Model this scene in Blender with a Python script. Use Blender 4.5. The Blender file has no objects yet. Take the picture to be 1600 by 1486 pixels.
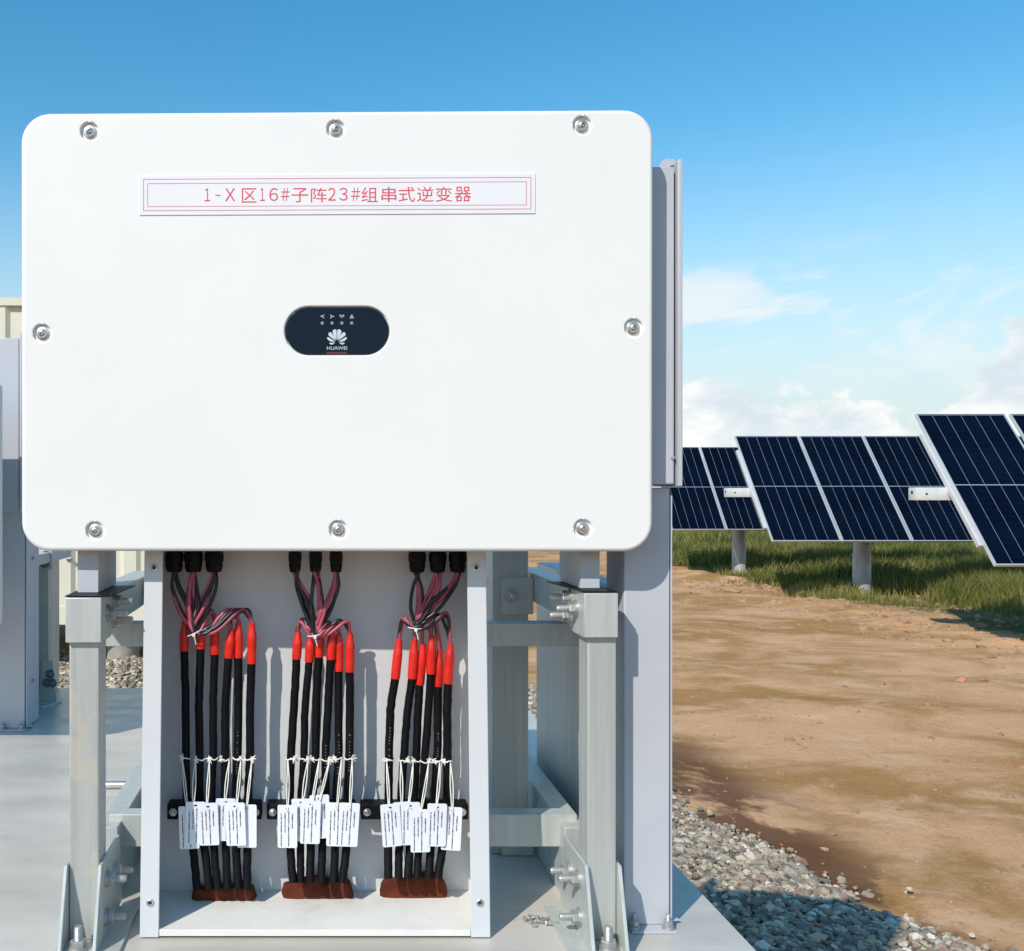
import bpy, bmesh, math, random
import numpy as np
from mathutils import Vector, Matrix
from mathutils.geometry import tessellate_polygon

random.seed(7)
RNG = np.random.default_rng(11)
scene = bpy.context.scene
COL = scene.collection
R = math.radians

# ------------------------------------------------------------------ camera
cam_d = bpy.data.cameras.new('camera')
cam = bpy.data.objects.new('camera', cam_d); COL.objects.link(cam)
cam.location = (0, 0, 1.6); cam.rotation_euler = (R(90), 0, 0)
cam_d.sensor_width = 36; cam_d.lens = 1500 / 1600 * 36
cam_d.shift_x = 300 / 1600; cam_d.shift_y = 22 / 1600
cam_d.clip_start = 0.05; cam_d.clip_end = 8000
scene.camera = cam

# ------------------------------------------------------------------ sun and sky
SUN = Vector((-0.8, -1.0, 1.1)).normalized()            # towards the sun
sun_el = math.asin(SUN.z); sun_az = math.atan2(SUN.x, SUN.y)
ld = bpy.data.lights.new('sun', 'SUN'); ld.energy = 3.6; ld.angle = R(0.55); ld.color = (1.0, 0.95, 0.87)
sun = bpy.data.objects.new('sun', ld); COL.objects.link(sun)
sun.rotation_euler = SUN.to_track_quat('Z', 'Y').to_euler(); sun.location = (-8, -10, 11)

world = bpy.data.worlds.new('World'); scene.world = world; world.use_nodes = True
wn = world.node_tree; wn.nodes.clear()
def N(t, kind, **kw):
    n = t.nodes.new(kind)
    for k, v in kw.items():
        if k == 'inp':
            for a, b in v.items(): n.inputs[a].default_value = b
        else: setattr(n, k, v)
    return n
def math_node(t, op, a, b=None, clamp=False):
    n = t.nodes.new('ShaderNodeMath'); n.operation = op; n.use_clamp = clamp
    for i, v in enumerate((a, b)):
        if v is None: continue
        if isinstance(v, (int, float)): n.inputs[i].default_value = v
        else: t.links.new(v, n.inputs[i])
    return n.outputs[0]
def smooth(t, v, a, b, lo=0.0, hi=1.0):
    n = t.nodes.new('ShaderNodeMapRange'); n.interpolation_type = 'SMOOTHSTEP'
    t.links.new(v, n.inputs['Value'])
    n.inputs['From Min'].default_value = a; n.inputs['From Max'].default_value = b
    n.inputs['To Min'].default_value = lo; n.inputs['To Max'].default_value = hi
    return n.outputs['Result']
def noise_node(t, vec, scale, detail=4, rough=0.5, dist=0.0):
    n = t.nodes.new('ShaderNodeTexNoise'); t.links.new(vec, n.inputs['Vector'])
    n.inputs['Scale'].default_value = scale; n.inputs['Detail'].default_value = detail
    n.inputs['Roughness'].default_value = rough; n.inputs['Distortion'].default_value = dist
    return n.outputs['Fac']
def mapping(t, vec, scale=(1, 1, 1), loc=(0, 0, 0), rot=(0, 0, 0)):
    n = t.nodes.new('ShaderNodeMapping'); t.links.new(vec, n.inputs['Vector'])
    n.inputs['Scale'].default_value = scale; n.inputs['Location'].default_value = loc; n.inputs['Rotation'].default_value = rot
    return n.outputs['Vector']
def mix_col(t, fac, a, b, mode='MIX'):
    n = t.nodes.new('ShaderNodeMix'); n.data_type = 'RGBA'; n.blend_type = mode
    for s, v in ((n.inputs['Factor'], fac), (n.inputs[6], a), (n.inputs[7], b)):
        if isinstance(v, (int, float)): s.default_value = v
        elif isinstance(v, tuple): s.default_value = v if len(v) == 4 else (*v, 1)
        else: t.links.new(v, s)
    return n.outputs[2]

def build_sky():
    t = wn
    sky = N(t, 'ShaderNodeTexSky', sky_type='NISHITA', sun_disc=False, sun_elevation=sun_el, sun_rotation=sun_az % (2 * math.pi),
            altitude=0, air_density=1.25, dust_density=0.3, ozone_density=1.8)
    hsv = N(t, 'ShaderNodeHueSaturation', inp={'Saturation': 1.42, 'Value': 1.0, 'Hue': 0.488})
    t.links.new(sky.outputs[0], hsv.inputs['Color'])
    tc = N(t, 'ShaderNodeTexCoord'); v = tc.outputs['Generated']
    sp = N(t, 'ShaderNodeSeparateXYZ'); t.links.new(v, sp.inputs[0])
    z = sp.outputs['Z']
    # a bank of low cumulus round the horizon
    low = noise_node(t, mapping(t, v, (2.6, 2.6, 1.0), (7.7, 3.0, 0)), 1.0, 2, 0.5)
    puff = noise_node(t, mapping(t, v, (1, 1, 1.6)), 16.0, 7, 0.58)
    top = math_node(t, 'ADD', math_node(t, 'MULTIPLY', math_node(t, 'SUBTRACT', low, 0.315), 0.42), math_node(t, 'MULTIPLY', math_node(t, 'SUBTRACT', puff, 0.5), 0.16))
    bank = smooth(t, math_node(t, 'SUBTRACT', top, z), -0.004, 0.014)
    # thin streaks of higher cloud
    wz = noise_node(t, mapping(t, v, (5.5, 5.5, 17), (0.35, 0.9, 1.5)), 1.0, 7, 0.6, 0.4)
    wispy = math_node(t, 'MULTIPLY', smooth(t, wz, 0.47, 0.62), math_node(t, 'MULTIPLY', smooth(t, z, 0.07, 0.13), smooth(t, z, 0.235, 0.185)))
    wispy = math_node(t, 'MULTIPLY', wispy, 0.75)
    shade = noise_node(t, mapping(t, v, (1, 1, 2.2), (0, 0, 0.03)), 9.0, 5, 0.55)
    ccol = mix_col(t, smooth(t, shade, 0.36, 0.62), (4.2, 4.75, 5.15), (6.3, 6.3, 6.15))
    haze = smooth(t, z, 0.36, 0.0, 0.0, 0.92)
    base = mix_col(t, haze, hsv.outputs[0], (3.7, 4.35, 4.75))
    c1 = mix_col(t, wispy, base, (5.5, 5.6, 5.6))
    c2 = mix_col(t, math_node(t, 'MULTIPLY', bank, 0.95), c1, ccol)
    bg = N(t, 'ShaderNodeBackground', inp={'Strength': 0.15}); t.links.new(c2, bg.inputs['Color'])
    out = N(t, 'ShaderNodeOutputWorld'); t.links.new(bg.outputs[0], out.inputs['Surface'])
build_sky()
vs = scene.view_settings
vs.view_transform = 'Standard'; vs.look = 'None'; vs.gamma = 1; vs.exposure = 0.16; vs.use_curve_mapping = False

# ------------------------------------------------------------------ helpers
K = 1500.0
def X(px, d): return (px - 500) * d / K
def Z(py, d): return 1.6 - (py - 765) * d / K

def finish(bm, name, mat, parent=None, smooth_angle=None, loc=None, inv=None):
    me = bpy.data.meshes.new(name); bm.to_mesh(me); bm.free()
    return link(name, me, mat, parent, smooth_angle, loc)
def link(name, me, mat, parent=None, smooth_angle=None, loc=None):
    if mat and not me.materials: me.materials.append(mat)
    if smooth_angle is not None:
        me.polygons.foreach_set('use_smooth', [True] * len(me.polygons))
        me.set_sharp_from_angle(angle=R(smooth_angle))
    o = bpy.data.objects.new(name, me); COL.objects.link(o)
    if loc is not None: o.location = loc
    if parent is not None: attach(o, parent)
    return o
def attach(o, parent):
    o.parent = parent
    if parent.type == 'EMPTY': o.matrix_parent_inverse = Matrix.Translation(parent['_o']).inverted()
def thing(name, loc, label, cat, group=None):
    o = bpy.data.objects.new(name, None); COL.objects.link(o); o.location = loc; o.empty_display_size = 0.05
    o['_o'] = list(loc); tag(o, label, cat, group); return o
def tag(o, label=None, cat=None, group=None, kind=None):
    if label: o['label'] = label
    if cat: o['category'] = cat
    if group: o['group'] = group
    if kind: o['kind'] = kind
    return o
def copy_tree(o, parent=None):
    c = o.copy(); COL.objects.link(c)
    if parent is not None:
        inv = o.matrix_parent_inverse.copy(); c.parent = parent; c.matrix_parent_inverse = inv
    for ch in list(o.children): copy_tree(ch, c)
    return c

def box(bm, x0, x1, y0, y1, z0, z1, bev=0.0, seg=2):
    vs_ = [bm.verts.new(p) for p in ((x0,y0,z0),(x1,y0,z0),(x1,y1,z0),(x0,y1,z0),(x0,y0,z1),(x1,y0,z1),(x1,y1,z1),(x0,y1,z1))]
    fs = [bm.faces.new([vs_[i] for i in f]) for f in ((3,2,1,0),(4,5,6,7),(0,1,5,4),(1,2,6,5),(2,3,7,6),(3,0,4,7))]
    if bev > 0:
        es = list({e for f in fs for e in f.edges})
        bmesh.ops.bevel(bm, geom=es, offset=bev, segments=seg, profile=0.5, affect='EDGES')
def mbox(name, mat, parent, *a, bev=0.0012, seg=2):
    bm = bmesh.new(); box(bm, *a, bev=bev, seg=seg); o = finish(bm, name, mat, parent, 40)
    o.data.polygons.foreach_set('use_smooth', [max(abs(c) for c in p.normal) < 0.9999 for p in o.data.polygons]); return o
def frame_of(d):
    d = d.normalized(); u = d.orthogonal().normalized(); return u, d.cross(u)
def cyl(bm, p0, p1, r0, r1=None, seg=16, caps=True):
    r1 = r0 if r1 is None else r1; p0 = Vector(p0); p1 = Vector(p1); u, w = frame_of(p1 - p0)
    A = [bm.verts.new(p0 + (u*math.cos(a) + w*math.sin(a))*r0) for a in (2*math.pi*i/seg for i in range(seg))]
    B = [bm.verts.new(p1 + (u*math.cos(a) + w*math.sin(a))*r1) for a in (2*math.pi*i/seg for i in range(seg))]
    for i in range(seg): bm.faces.new((A[i], A[(i+1)%seg], B[(i+1)%seg], B[i]))
    if caps: bm.faces.new(A[::-1]); bm.faces.new(B)
def lathe(bm, prof, seg=20, origin=(0,0,0), axis=(0,0,1)):
    o = Vector(origin); ax = Vector(axis).normalized(); u, w = frame_of(ax); rings = []
    for r, h in prof:
        if r < 1e-6: rings.append([bm.verts.new(o + ax*h)])
        else: rings.append([bm.verts.new(o + ax*h + (u*math.cos(a)+w*math.sin(a))*r) for a in (2*math.pi*i/seg for i in range(seg))])
    for A, B in zip(rings, rings[1:]):
        for i in range(seg):
            j = (i+1) % seg
            if len(A) == 1 and len(B) == 1: continue
            if len(A) == 1: bm.faces.new((A[0], B[j], B[i]))
            elif len(B) == 1: bm.faces.new((A[i], A[j], B[0]))
            else: bm.faces.new((A[i], A[j], B[j], B[i]))
def catmull(pts, n=6):
    P = [Vector(p) for p in pts]; P = [2*P[0]-P[1]] + P + [2*P[-1]-P[-2]]; out = []
    for i in range(1, len(P)-2):
        for k in range(n):
            t = k/n; a, b, c, d = P[i-1], P[i], P[i+1], P[i+2]
            out.append(0.5*((2*b)+(c-a)*t+(2*a-5*b+4*c-d)*t*t+(3*b-a-3*c+d)*t**3))
    out.append(P[-2]); return out
def tube(bm, pts, rad, seg=10, caps=True):
    pts = [Vector(p) for p in pts]; n = len(pts)
    rs = rad if isinstance(rad, (list, tuple)) else [rad]*n
    T = [(pts[min(i+1,n-1)] - pts[max(i-1,0)]).normalized() for i in range(n)]
    u = T[0].orthogonal().normalized(); rings = []
    for i in range(n):
        u = (u - T[i]*u.dot(T[i])).normalized(); w = T[i].cross(u)
        rings.append([bm.verts.new(pts[i] + (u*math.cos(a)+w*math.sin(a))*rs[i]) for a in (2*math.pi*k/seg for k in range(seg))])
    for A, B in zip(rings, rings[1:]):
        for i in range(seg): bm.faces.new((A[i], A[(i+1)%seg], B[(i+1)%seg], B[i]))
    if caps: bm.faces.new(rings[0][::-1]); bm.faces.new(rings[-1])
def prism(bm, poly, vec):
    v = Vector(vec); A = [bm.verts.new(p) for p in poly]; B = [bm.verts.new(Vector(p)+v) for p in poly]; n = len(A)
    bm.faces.new(A[::-1]); bm.faces.new(B)
    for i in range(n): bm.faces.new((A[i], A[(i+1)%n], B[(i+1)%n], B[i]))
def fixn(bm): bmesh.ops.recalc_face_normals(bm, faces=bm.faces[:])
def rrect(cx, cz, w, h, r, n=10):
    pts = []
    for sx, sz, a0 in ((1,1,0),(-1,1,90),(-1,-1,180),(1,-1,270)):
        for k in range(n+1):
            a = R(a0 + 90*k/n); pts.append((cx + sx*(w/2-r) + r*math.cos(a), cz + sz*(h/2-r) + r*math.sin(a)))
    return pts
def panel(bm, outer, holes, y0, thick, bev, steps=4, hole_bev=None):
    """rounded slab in the XZ plane whose front (towards -Y) is at y0; rounded rims on the edge and round its openings"""
    hb = bev if hole_bev is None else hole_bev; front = []
    def ring(shape, inset, y):
        cx, cz, w, h, r = shape
        return [bm.verts.new((x, y, z)) for x, z in rrect(cx, cz, w-2*inset, h-2*inset, max(r-inset, 1e-4))]
    def skin(A, B, flip):
        n = len(A)
        for i in range(n):
            q = (A[i], A[(i+1)%n], B[(i+1)%n], B[i]); f = bm.faces.new(q[::-1] if flip else q); f.smooth = True
    rings = [ring(outer, bev*(1-math.sin(k/steps*math.pi/2)), y0 + bev*(1-math.cos(k/steps*math.pi/2))) for k in range(steps+1)]
    rings.append(ring(outer, 0, y0+thick))
    for A, B in zip(rings, rings[1:]): skin(A, B, True)
    bm.faces.new(rings[-1][::-1])
    front.append(rings[0])
    for h in holes:
        hr = [ring(h, -hb*(1-math.sin(k/steps*math.pi/2)), y0 + hb*(1-math.cos(k/steps*math.pi/2))) for k in range(steps+1)]
        hr.append(ring(h, 0, y0+max(hb*1.5, 0.006)))
        for A, B in zip(hr, hr[1:]): skin(A, B, False)
        bm.faces.new(hr[-1]); front.append(hr[0])
    allv = [v for L in front for v in L]
    for tri in tessellate_polygon([[v.co for v in L] for L in front]):
        f = bm.faces.new([allv[k] for k in tri]); f.smooth = False; f.normal_update()
        if f.normal.y > 0: f.normal_flip()
def text_mesh(name, body, size, mat, parent, centre, width=None, height=None, thick=0.0004):
    c = bpy.data.curves.new(name, 'FONT'); c.body = body; c.size = size; c.align_x = 'CENTER'; c.align_y = 'CENTER'
    c.extrude = thick/2; c.resolution_u = 4
    tmp = bpy.data.objects.new(name, c); COL.objects.link(tmp)
    me = bpy.data.meshes.new_from_object(tmp.evaluated_get(bpy.context.evaluated_depsgraph_get()))
    bpy.data.objects.remove(tmp); bpy.data.curves.remove(c)
    co = np.empty(len(me.vertices)*3); me.vertices.foreach_get('co', co); co = co.reshape(-1, 3)
    lo, hi = co.min(0), co.max(0); co[:, :2] -= (lo+hi)[:2]/2
    if width: co[:, 0] *= width/(hi-lo)[0]
    if height: co[:, 1] *= height/(hi-lo)[1]
    out = np.stack([co[:,0]+centre[0], -co[:,2]+centre[1], co[:,1]+centre[2]], 1)
    me.vertices.foreach_set('co', out.ravel()); me.update(); me.name = name
    me.materials.clear()
    return link(name, me, mat, parent)

# value noise for terrain
_perm = RNG.permutation(512).astype(np.int64); _val = RNG.random(512)
def vnoise(x, y, s=1.0, seed=0):
    x = np.asarray(x, float)*s + seed*17.3; y = np.asarray(y, float)*s + seed*5.7
    xi = np.floor(x).astype(np.int64); yi = np.floor(y).astype(np.int64); fx = x-xi; fy = y-yi
    fx = fx*fx*(3-2*fx); fy = fy*fy*(3-2*fy)
    def h(a, b): return _val[_perm[(a + _perm[b % 512]) % 512]]
    return (h(xi,yi)*(1-fx)+h(xi+1,yi)*fx)*(1-fy) + (h(xi,yi+1)*(1-fx)+h(xi+1,yi+1)*fx)*fy
def fbm(x, y, s=1.0, o=4, seed=0):
    t = 0; a = 1; n = 0
    for k in range(o): t = t + a*vnoise(x, y, s*2**k, seed+k); n += a; a *= 0.5
    return t/n

# ------------------------------------------------------------------ materials
def new_mat(name):
    m = bpy.data.materials.new(name); m.use_nodes = True; t = m.node_tree
    return m, t, t.nodes['Principled BSDF']
def coords(t): return N(t, 'ShaderNodeTexCoord').outputs['Object']
def mat(name, col, rough=0.5, metal=0.0, var=0.08, scale=6.0, stretch=(1,1,1), bump=0.0, bscale=300.0, spec=0.5, dirt=0.0, dirt_col=(0.30,0.22,0.14), dscale=5.0, coat=0.0, dsharp=(0.52,0.74)):
    m, t, b = new_mat(name); co = coords(t)
    n1 = noise_node(t, mapping(t, co, stretch), scale, 5, 0.6)
    lo = tuple(c*(1-var) for c in col); hi = tuple(min(c*(1+var), 1) for c in col)
    c = mix_col(t, smooth(t, n1, 0.3, 0.7), lo, hi)
    if dirt:
        n2 = noise_node(t, co, dscale, 8, 0.65)
        c = mix_col(t, math_node(t, 'MULTIPLY', smooth(t, n2, *dsharp), dirt), c, dirt_col)
    t.links.new(c, b.inputs['Base Color'])
    n3 = noise_node(t, mapping(t, co, stretch), scale*3, 4, 0.6)
    t.links.new(smooth(t, n3, 0.25, 0.75, max(rough-0.08, 0.02), min(rough+0.08, 1)), b.inputs['Roughness'])
    b.inputs['Metallic'].default_value = metal; b.inputs['Specular IOR Level'].default_value = spec
    b.inputs['Coat Weight'].default_value = coat
    if bump:
        bn = N(t, 'ShaderNodeBump', inp={'Strength': bump, 'Distance': 0.001})
        t.links.new(noise_node(t, co, bscale, 3, 0.5), bn.inputs['Height']); t.links.new(bn.outputs[0], b.inputs['Normal'])
    return m
M = {}
M['white_paint'] = mat('white_paint', (0.825, 0.805, 0.77), 0.42, var=0.012, scale=3, bump=0.12, bscale=900, dirt=0.05, dirt_col=(0.62,0.60,0.55), dscale=4)
M['galv'] = mat('galvanised_steel', (0.52, 0.54, 0.505), 0.42, 0.25, var=0.07, scale=5, stretch=(14,14,0.6), bump=0.05, bscale=500, dirt=0.25, dirt_col=(0.62,0.62,0.58), dscale=9)
M['galv_post'] = mat('galvanised_post', (0.46, 0.47, 0.44), 0.45, 0.2, var=0.08, scale=5, stretch=(16,16,0.5), bump=0.05, bscale=500, dirt=0.6, dirt_col=(0.56,0.51,0.41), dscale=8, dsharp=(0.595,0.615))
M['lavender'] = mat('grey_powder_coat', (0.505, 0.51, 0.54), 0.5, 0.0, var=0.03, scale=4, bump=0.25, bscale=1200, dirt=0.12, dirt_col=(0.45,0.43,0.42), dscale=6)
M['cabinet'] = mat('white_grey_coat', (0.62, 0.625, 0.625), 0.45, 0.0, var=0.03, scale=4, bump=0.15, bscale=1000, dirt=0.12, dirt_col=(0.5,0.48,0.44), dscale=8)
M['cream'] = mat('cabinet_floor_board', (0.76, 0.73, 0.67), 0.6, 0.0, var=0.05, scale=9, bump=0.2, bscale=400, dirt=0.4, dirt_col=(0.55,0.47,0.38), dscale=14)
M['bolt'] = mat('zinc_bolt', (0.44, 0.44, 0.42), 0.42, 0.6, var=0.15, scale=60)
M['bolt_dark'] = mat('dull_bolt', (0.20, 0.22, 0.24), 0.4, 0.7, var=0.15, scale=60)
M['steel'] = mat('stainless_screw', (0.60, 0.58, 0.55), 0.36, 0.9, var=0.1, scale=50)
M['socket'] = mat('dark_socket', (0.03, 0.03, 0.03), 0.5)
M['rubber'] = mat('black_rubber', (0.004, 0.004, 0.006), 0.5, var=0.3, scale=20, bump=0.15, bscale=600, spec=0.2)
M['cable'] = mat('black_cable_jacket', (0.0035, 0.0035, 0.005), 0.6, var=0.3, scale=18, stretch=(3,3,0.5), bump=0.35, bscale=220, dirt=0.3, dirt_col=(0.018,0.017,0.017), dscale=22, spec=0.16)
M['sleeve'] = mat('red_heat_shrink', (0.68, 0.022, 0.012), 0.3, var=0.12, scale=40, bump=0.35, bscale=160)
M['wire_red'] = mat('dark_red_wire', (0.42, 0.075, 0.11), 0.4, var=0.15, scale=20)
M['wire_black'] = mat('black_wire', (0.012, 0.012, 0.015), 0.35, var=0.2, scale=20)
M['putty'] = mat('brown_putty', (0.105, 0.024, 0.011), 0.8, spec=0.15, var=0.3, scale=30, bump=0.6, bscale=170)
M['card'] = mat('white_card', (0.78, 0.79, 0.84), 0.4, var=0.02)
M['ink'] = mat('black_ink', (0.03, 0.03, 0.04), 0.6)
M['string'] = mat('white_string', (0.78, 0.75, 0.68), 0.9, var=0.12, scale=60)
M['tie'] = mat('white_nylon', (0.75, 0.72, 0.72), 0.4)
M['display'] = mat('dark_blue_glass', (0.005, 0.011, 0.024), 0.14, var=0.05, spec=0.18)
M['print_white'] = mat('white_print', (0.60, 0.64, 0.68), 0.5, var=0.02)
M['jacket_ink'] = mat('worn_grey_print', (0.16, 0.165, 0.17), 0.6, var=0.3, scale=80)
M['led'] = mat('unlit_indicator', (0.22, 0.30, 0.34), 0.3, var=0.1)
M['print_red_dark'] = mat('dark_red_print', (0.13, 0.025, 0.03), 0.4)
M['sign'] = mat('white_sign_plate', (0.80, 0.79, 0.80), 0.6, var=0.015)
M['sign_red'] = mat('red_print', (0.72, 0.07, 0.10), 0.5, var=0.06)
M['sign_pink'] = mat('pink_line_print', (0.66, 0.17, 0.24), 0.5, var=0.08)
M['beige'] = mat('beige_container_paint', (0.70, 0.66, 0.52), 0.5, var=0.04, scale=2, dirt=0.15, dirt_col=(0.5,0.45,0.34), dscale=2)
M['concrete'] = mat('concrete', (0.36, 0.33, 0.29), 0.9, var=0.15, scale=6, bump=0.4, bscale=60)
M['floor'] = mat('grey_floor_plate', (0.52, 0.48, 0.42), 0.33, 0.0, spec=0.5, var=0.13, scale=2.2, stretch=(1,2.5,1), bump=0.04, bscale=300, dirt=0.45, dirt_col=(0.42,0.39,0.35), dscale=4)
M['pv_frame'] = mat('aluminium_frame', (0.60, 0.61, 0.62), 0.35, 0.3, var=0.04)
M['pv_back'] = mat('white_backsheet', (0.22, 0.26, 0.33), 0.3, var=0.03)
M['tube_white'] = mat('pale_torque_tube', (0.66, 0.66, 0.64), 0.45, 0.2, var=0.06, dirt=0.2)
M['pile'] = mat('weathered_pile', (0.46, 0.46, 0.45), 0.55, 0.15, var=0.18, scale=4, stretch=(2,2,0.5), dirt=0.5, dirt_col=(0.33,0.29,0.24), dscale=3)
M['dark_metal'] = mat('dark_bearing_metal', (0.06, 0.06, 0.06), 0.5, 0.4)

def pv_cell():
    m, t, b = new_mat('pv_cell'); co = coords(t)
    n = noise_node(t, co, 2.5, 3, 0.5)
    c = mix_col(t, smooth(t, n, 0.3, 0.7), (0.0012, 0.0026, 0.0085), (0.002, 0.0045, 0.014))
    oi = N(t, 'ShaderNodeObjectInfo'); c = mix_col(t, math_node(t, 'MULTIPLY', oi.outputs['Random'], 0.45), c, (0.003, 0.007, 0.020))
    sp = N(t, 'ShaderNodeSeparateXYZ'); t.links.new(co, sp.inputs[0])
    w = math_node(t, 'FRACT', math_node(t, 'MULTIPLY', sp.outputs['Y'], 1/0.083))
    edge = math_node(t, 'LESS_THAN', w, 0.05)
    c = mix_col(t, math_node(t, 'MULTIPLY', edge, 0.25), c, (0.015, 0.022, 0.045))
    t.links.new(c, b.inputs['Base Color']); b.inputs['Roughness'].default_value = 0.2; b.inputs['Specular IOR Level'].default_value = 0.07
    return m
M['pv_cell'] = pv_cell()

def gravel_mat():
    m, t, b = new_mat('gravel_stone')
    g = N(t, 'ShaderNodeNewGeometry')
    rmp = N(t, 'ShaderNodeValToRGB'); rmp.color_ramp.interpolation = 'CONSTANT'
    cols = [(0.0,(0.075,0.066,0.054)),(0.10,(0.18,0.145,0.105)),(0.24,(0.30,0.24,0.17)),(0.38,(0.15,0.14,0.115)),(0.46,(0.38,0.30,0.21)),(0.60,(0.48,0.39,0.28)),(0.72,(0.26,0.17,0.12)),(0.80,(0.58,0.49,0.37)),(0.89,(0.31,0.265,0.20)),(0.945,(0.68,0.63,0.53)),(0.98,(0.33,0.18,0.12))]
    el = rmp.color_ramp.elements
    while len(el) < len(cols): el.new(0.5)
    for e, (p, c) in zip(el, cols): e.position = p; e.color = (*c, 1)
    t.links.new(g.outputs['Random Per Island'], rmp.inputs[0])
    n = noise_node(t, coords(t), 120, 4, 0.6)
    t.links.new(mix_col(t, smooth(t, n, 0.3, 0.7), rmp.outputs[0], mix_col(t, 0.35, rmp.outputs[0], (0.36,0.31,0.24))), b.inputs['Base Color'])
    b.inputs['Roughness'].default_value = 0.75
    return m
M['gravel'] = gravel_mat()
def grass_mat():
    m, t, b = new_mat('grass_blade')
    g = N(t, 'ShaderNodeNewGeometry'); co = coords(t)
    rmp = N(t, 'ShaderNodeValToRGB')
    cols = [(0.0,(0.065,0.085,0.016)),(0.30,(0.13,0.15,0.026)),(0.6,(0.23,0.225,0.045)),(0.85,(0.34,0.29,0.085)),(1.0,(0.48,0.40,0.17))]
    el = rmp.color_ramp.elements
    while len(el) < len(cols): el.new(0.5)
    for e, (p, c) in zip(el, cols): e.position = p; e.color = (*c, 1)
    n = noise_node(t, mapping(t, co, (0.7, 1.0, 0.1)), 1.0, 4, 0.6)
    f = math_node(t, 'ADD', math_node(t, 'MULTIPLY', g.outputs['Random Per Island'], 0.45), math_node(t, 'MULTIPLY', smooth(t, n, 0.36, 0.64), 0.58))
    t.links.new(f, rmp.inputs[0]); t.links.new(rmp.outputs[0], b.inputs['Base Color'])
    b.inputs['Roughness'].default_value = 0.6
    tr = N(t, 'ShaderNodeBsdfTranslucent'); t.links.new(rmp.outputs[0], tr.inputs['Color'])
    mx = N(t, 'ShaderNodeMixShader', inp={0: 0.35}); t.links.new(b.outputs[0], mx.inputs[1]); t.links.new(tr.outputs[0], mx.inputs[2])
    t.links.new(mx.outputs[0], t.nodes['Material Output'].inputs['Surface'])
    return m
M['grass'] = grass_mat()
def ground_mat():
    m, t, b = new_mat('bare_earth'); co = coords(t)
    a = noise_node(t, mapping(t, co, (0.75, 1.1, 1), (3.1, 1.7, 0), (0, 0, R(-30))), 1.0, 8, 0.62, 0.6)
    bb = noise_node(t, mapping(t, co, (2.2, 3.0, 1), (0, 0, 0), (0, 0, R(-25))), 1.0, 7, 0.62, 0.3)
    c = mix_col(t, smooth(t, a, 0.40, 0.62), (0.61, 0.345, 0.178), (0.38, 0.20, 0.066))
    c = mix_col(t, math_node(t, 'MULTIPLY', smooth(t, bb, 0.50, 0.68), 0.6), c, (0.70, 0.435, 0.255))
    bb2 = noise_node(t, mapping(t, co, (1.3, 2.2, 1), (7, 2, 0), (0, 0, R(-20))), 1.0, 6, 0.6, 0.3)
    c = mix_col(t, math_node(t, 'MULTIPLY', smooth(t, bb2, 0.56, 0.68), 0.5), c, (0.33, 0.165, 0.050))
    fine = noise_node(t, co, 26, 8, 0.7)
    c = mix_col(t, math_node(t, 'MULTIPLY', smooth(t, fine, 0.54, 0.70), 0.5), c, (0.26, 0.14, 0.07))
    grit = noise_node(t, co, 70, 10, 0.75)
    c = mix_col(t, math_node(t, 'MULTIPLY', smooth(t, grit, 0.55, 0.66), 0.45), c, (0.20, 0.11, 0.055))
    c = mix_col(t, math_node(t, 'MULTIPLY', smooth(t, grit, 0.46, 0.36), 0.35), c, (0.74, 0.52, 0.34))
    # damp red-brown earth along the gravel, olive soil under the grass
    sp = N(t, 'ShaderNodeSeparateXYZ'); t.links.new(co, sp.inputs[0])
    w = noise_node(t, mapping(t, co, (1.2, 1.2, 1)), 1.5, 5, 0.6)
    damp = math_node(t, 'MULTIPLY', smooth(t, sp.outputs['X'], 2.6, 2.15), math_node(t, 'MULTIPLY', smooth(t, w, 0.40, 0.50), smooth(t, sp.outputs['Y'], 7.5, 5.5)))
    c = mix_col(t, math_node(t, 'MULTIPLY', damp, 0.85), c, (0.11, 0.045, 0.020))
    gx = math_node(t, 'ADD', sp.outputs['X'], math_node(t, 'MULTIPLY', math_node(t, 'SUBTRACT', w, 0.5), 2.4))
    gm = math_node(t, 'MULTIPLY', smooth(t, gx, 7.2, 8.1), 1.0)
    gn = noise_node(t, mapping(t, co, (0.4, 0.5, 1)), 1.0, 8, 0.65)
    gc = mix_col(t, smooth(t, gn, 0.35, 0.65), (0.12, 0.095, 0.03), (0.26, 0.19, 0.07))
    c = mix_col(t, gm, c, gc)
    t.links.new(c, b.inputs['Base Color']); b.inputs['Roughness'].default_value = 0.95; b.inputs['Specular IOR Level'].default_value = 0.15
    bn = N(t, 'ShaderNodeBump', inp={'Strength': 0.6, 'Distance': 0.03})
    h = math_node(t, 'ADD', noise_node(t, co, 11, 12, 0.74), math_node(t, 'MULTIPLY', bb, 0.25))
    t.links.new(h, bn.inputs['Height']); t.links.new(bn.outputs[0], b.inputs['Normal'])
    return m
M['earth'] = ground_mat()
M['clod'] = mat('earth_clod', (0.34, 0.215, 0.12), 0.95, var=0.3, scale=3, bump=0.6, bscale=50)
M['brick_red'] = mat('red_clay', (0.42, 0.19, 0.10), 0.9, var=0.25, scale=8, bump=0.5, bscale=50)

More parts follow.
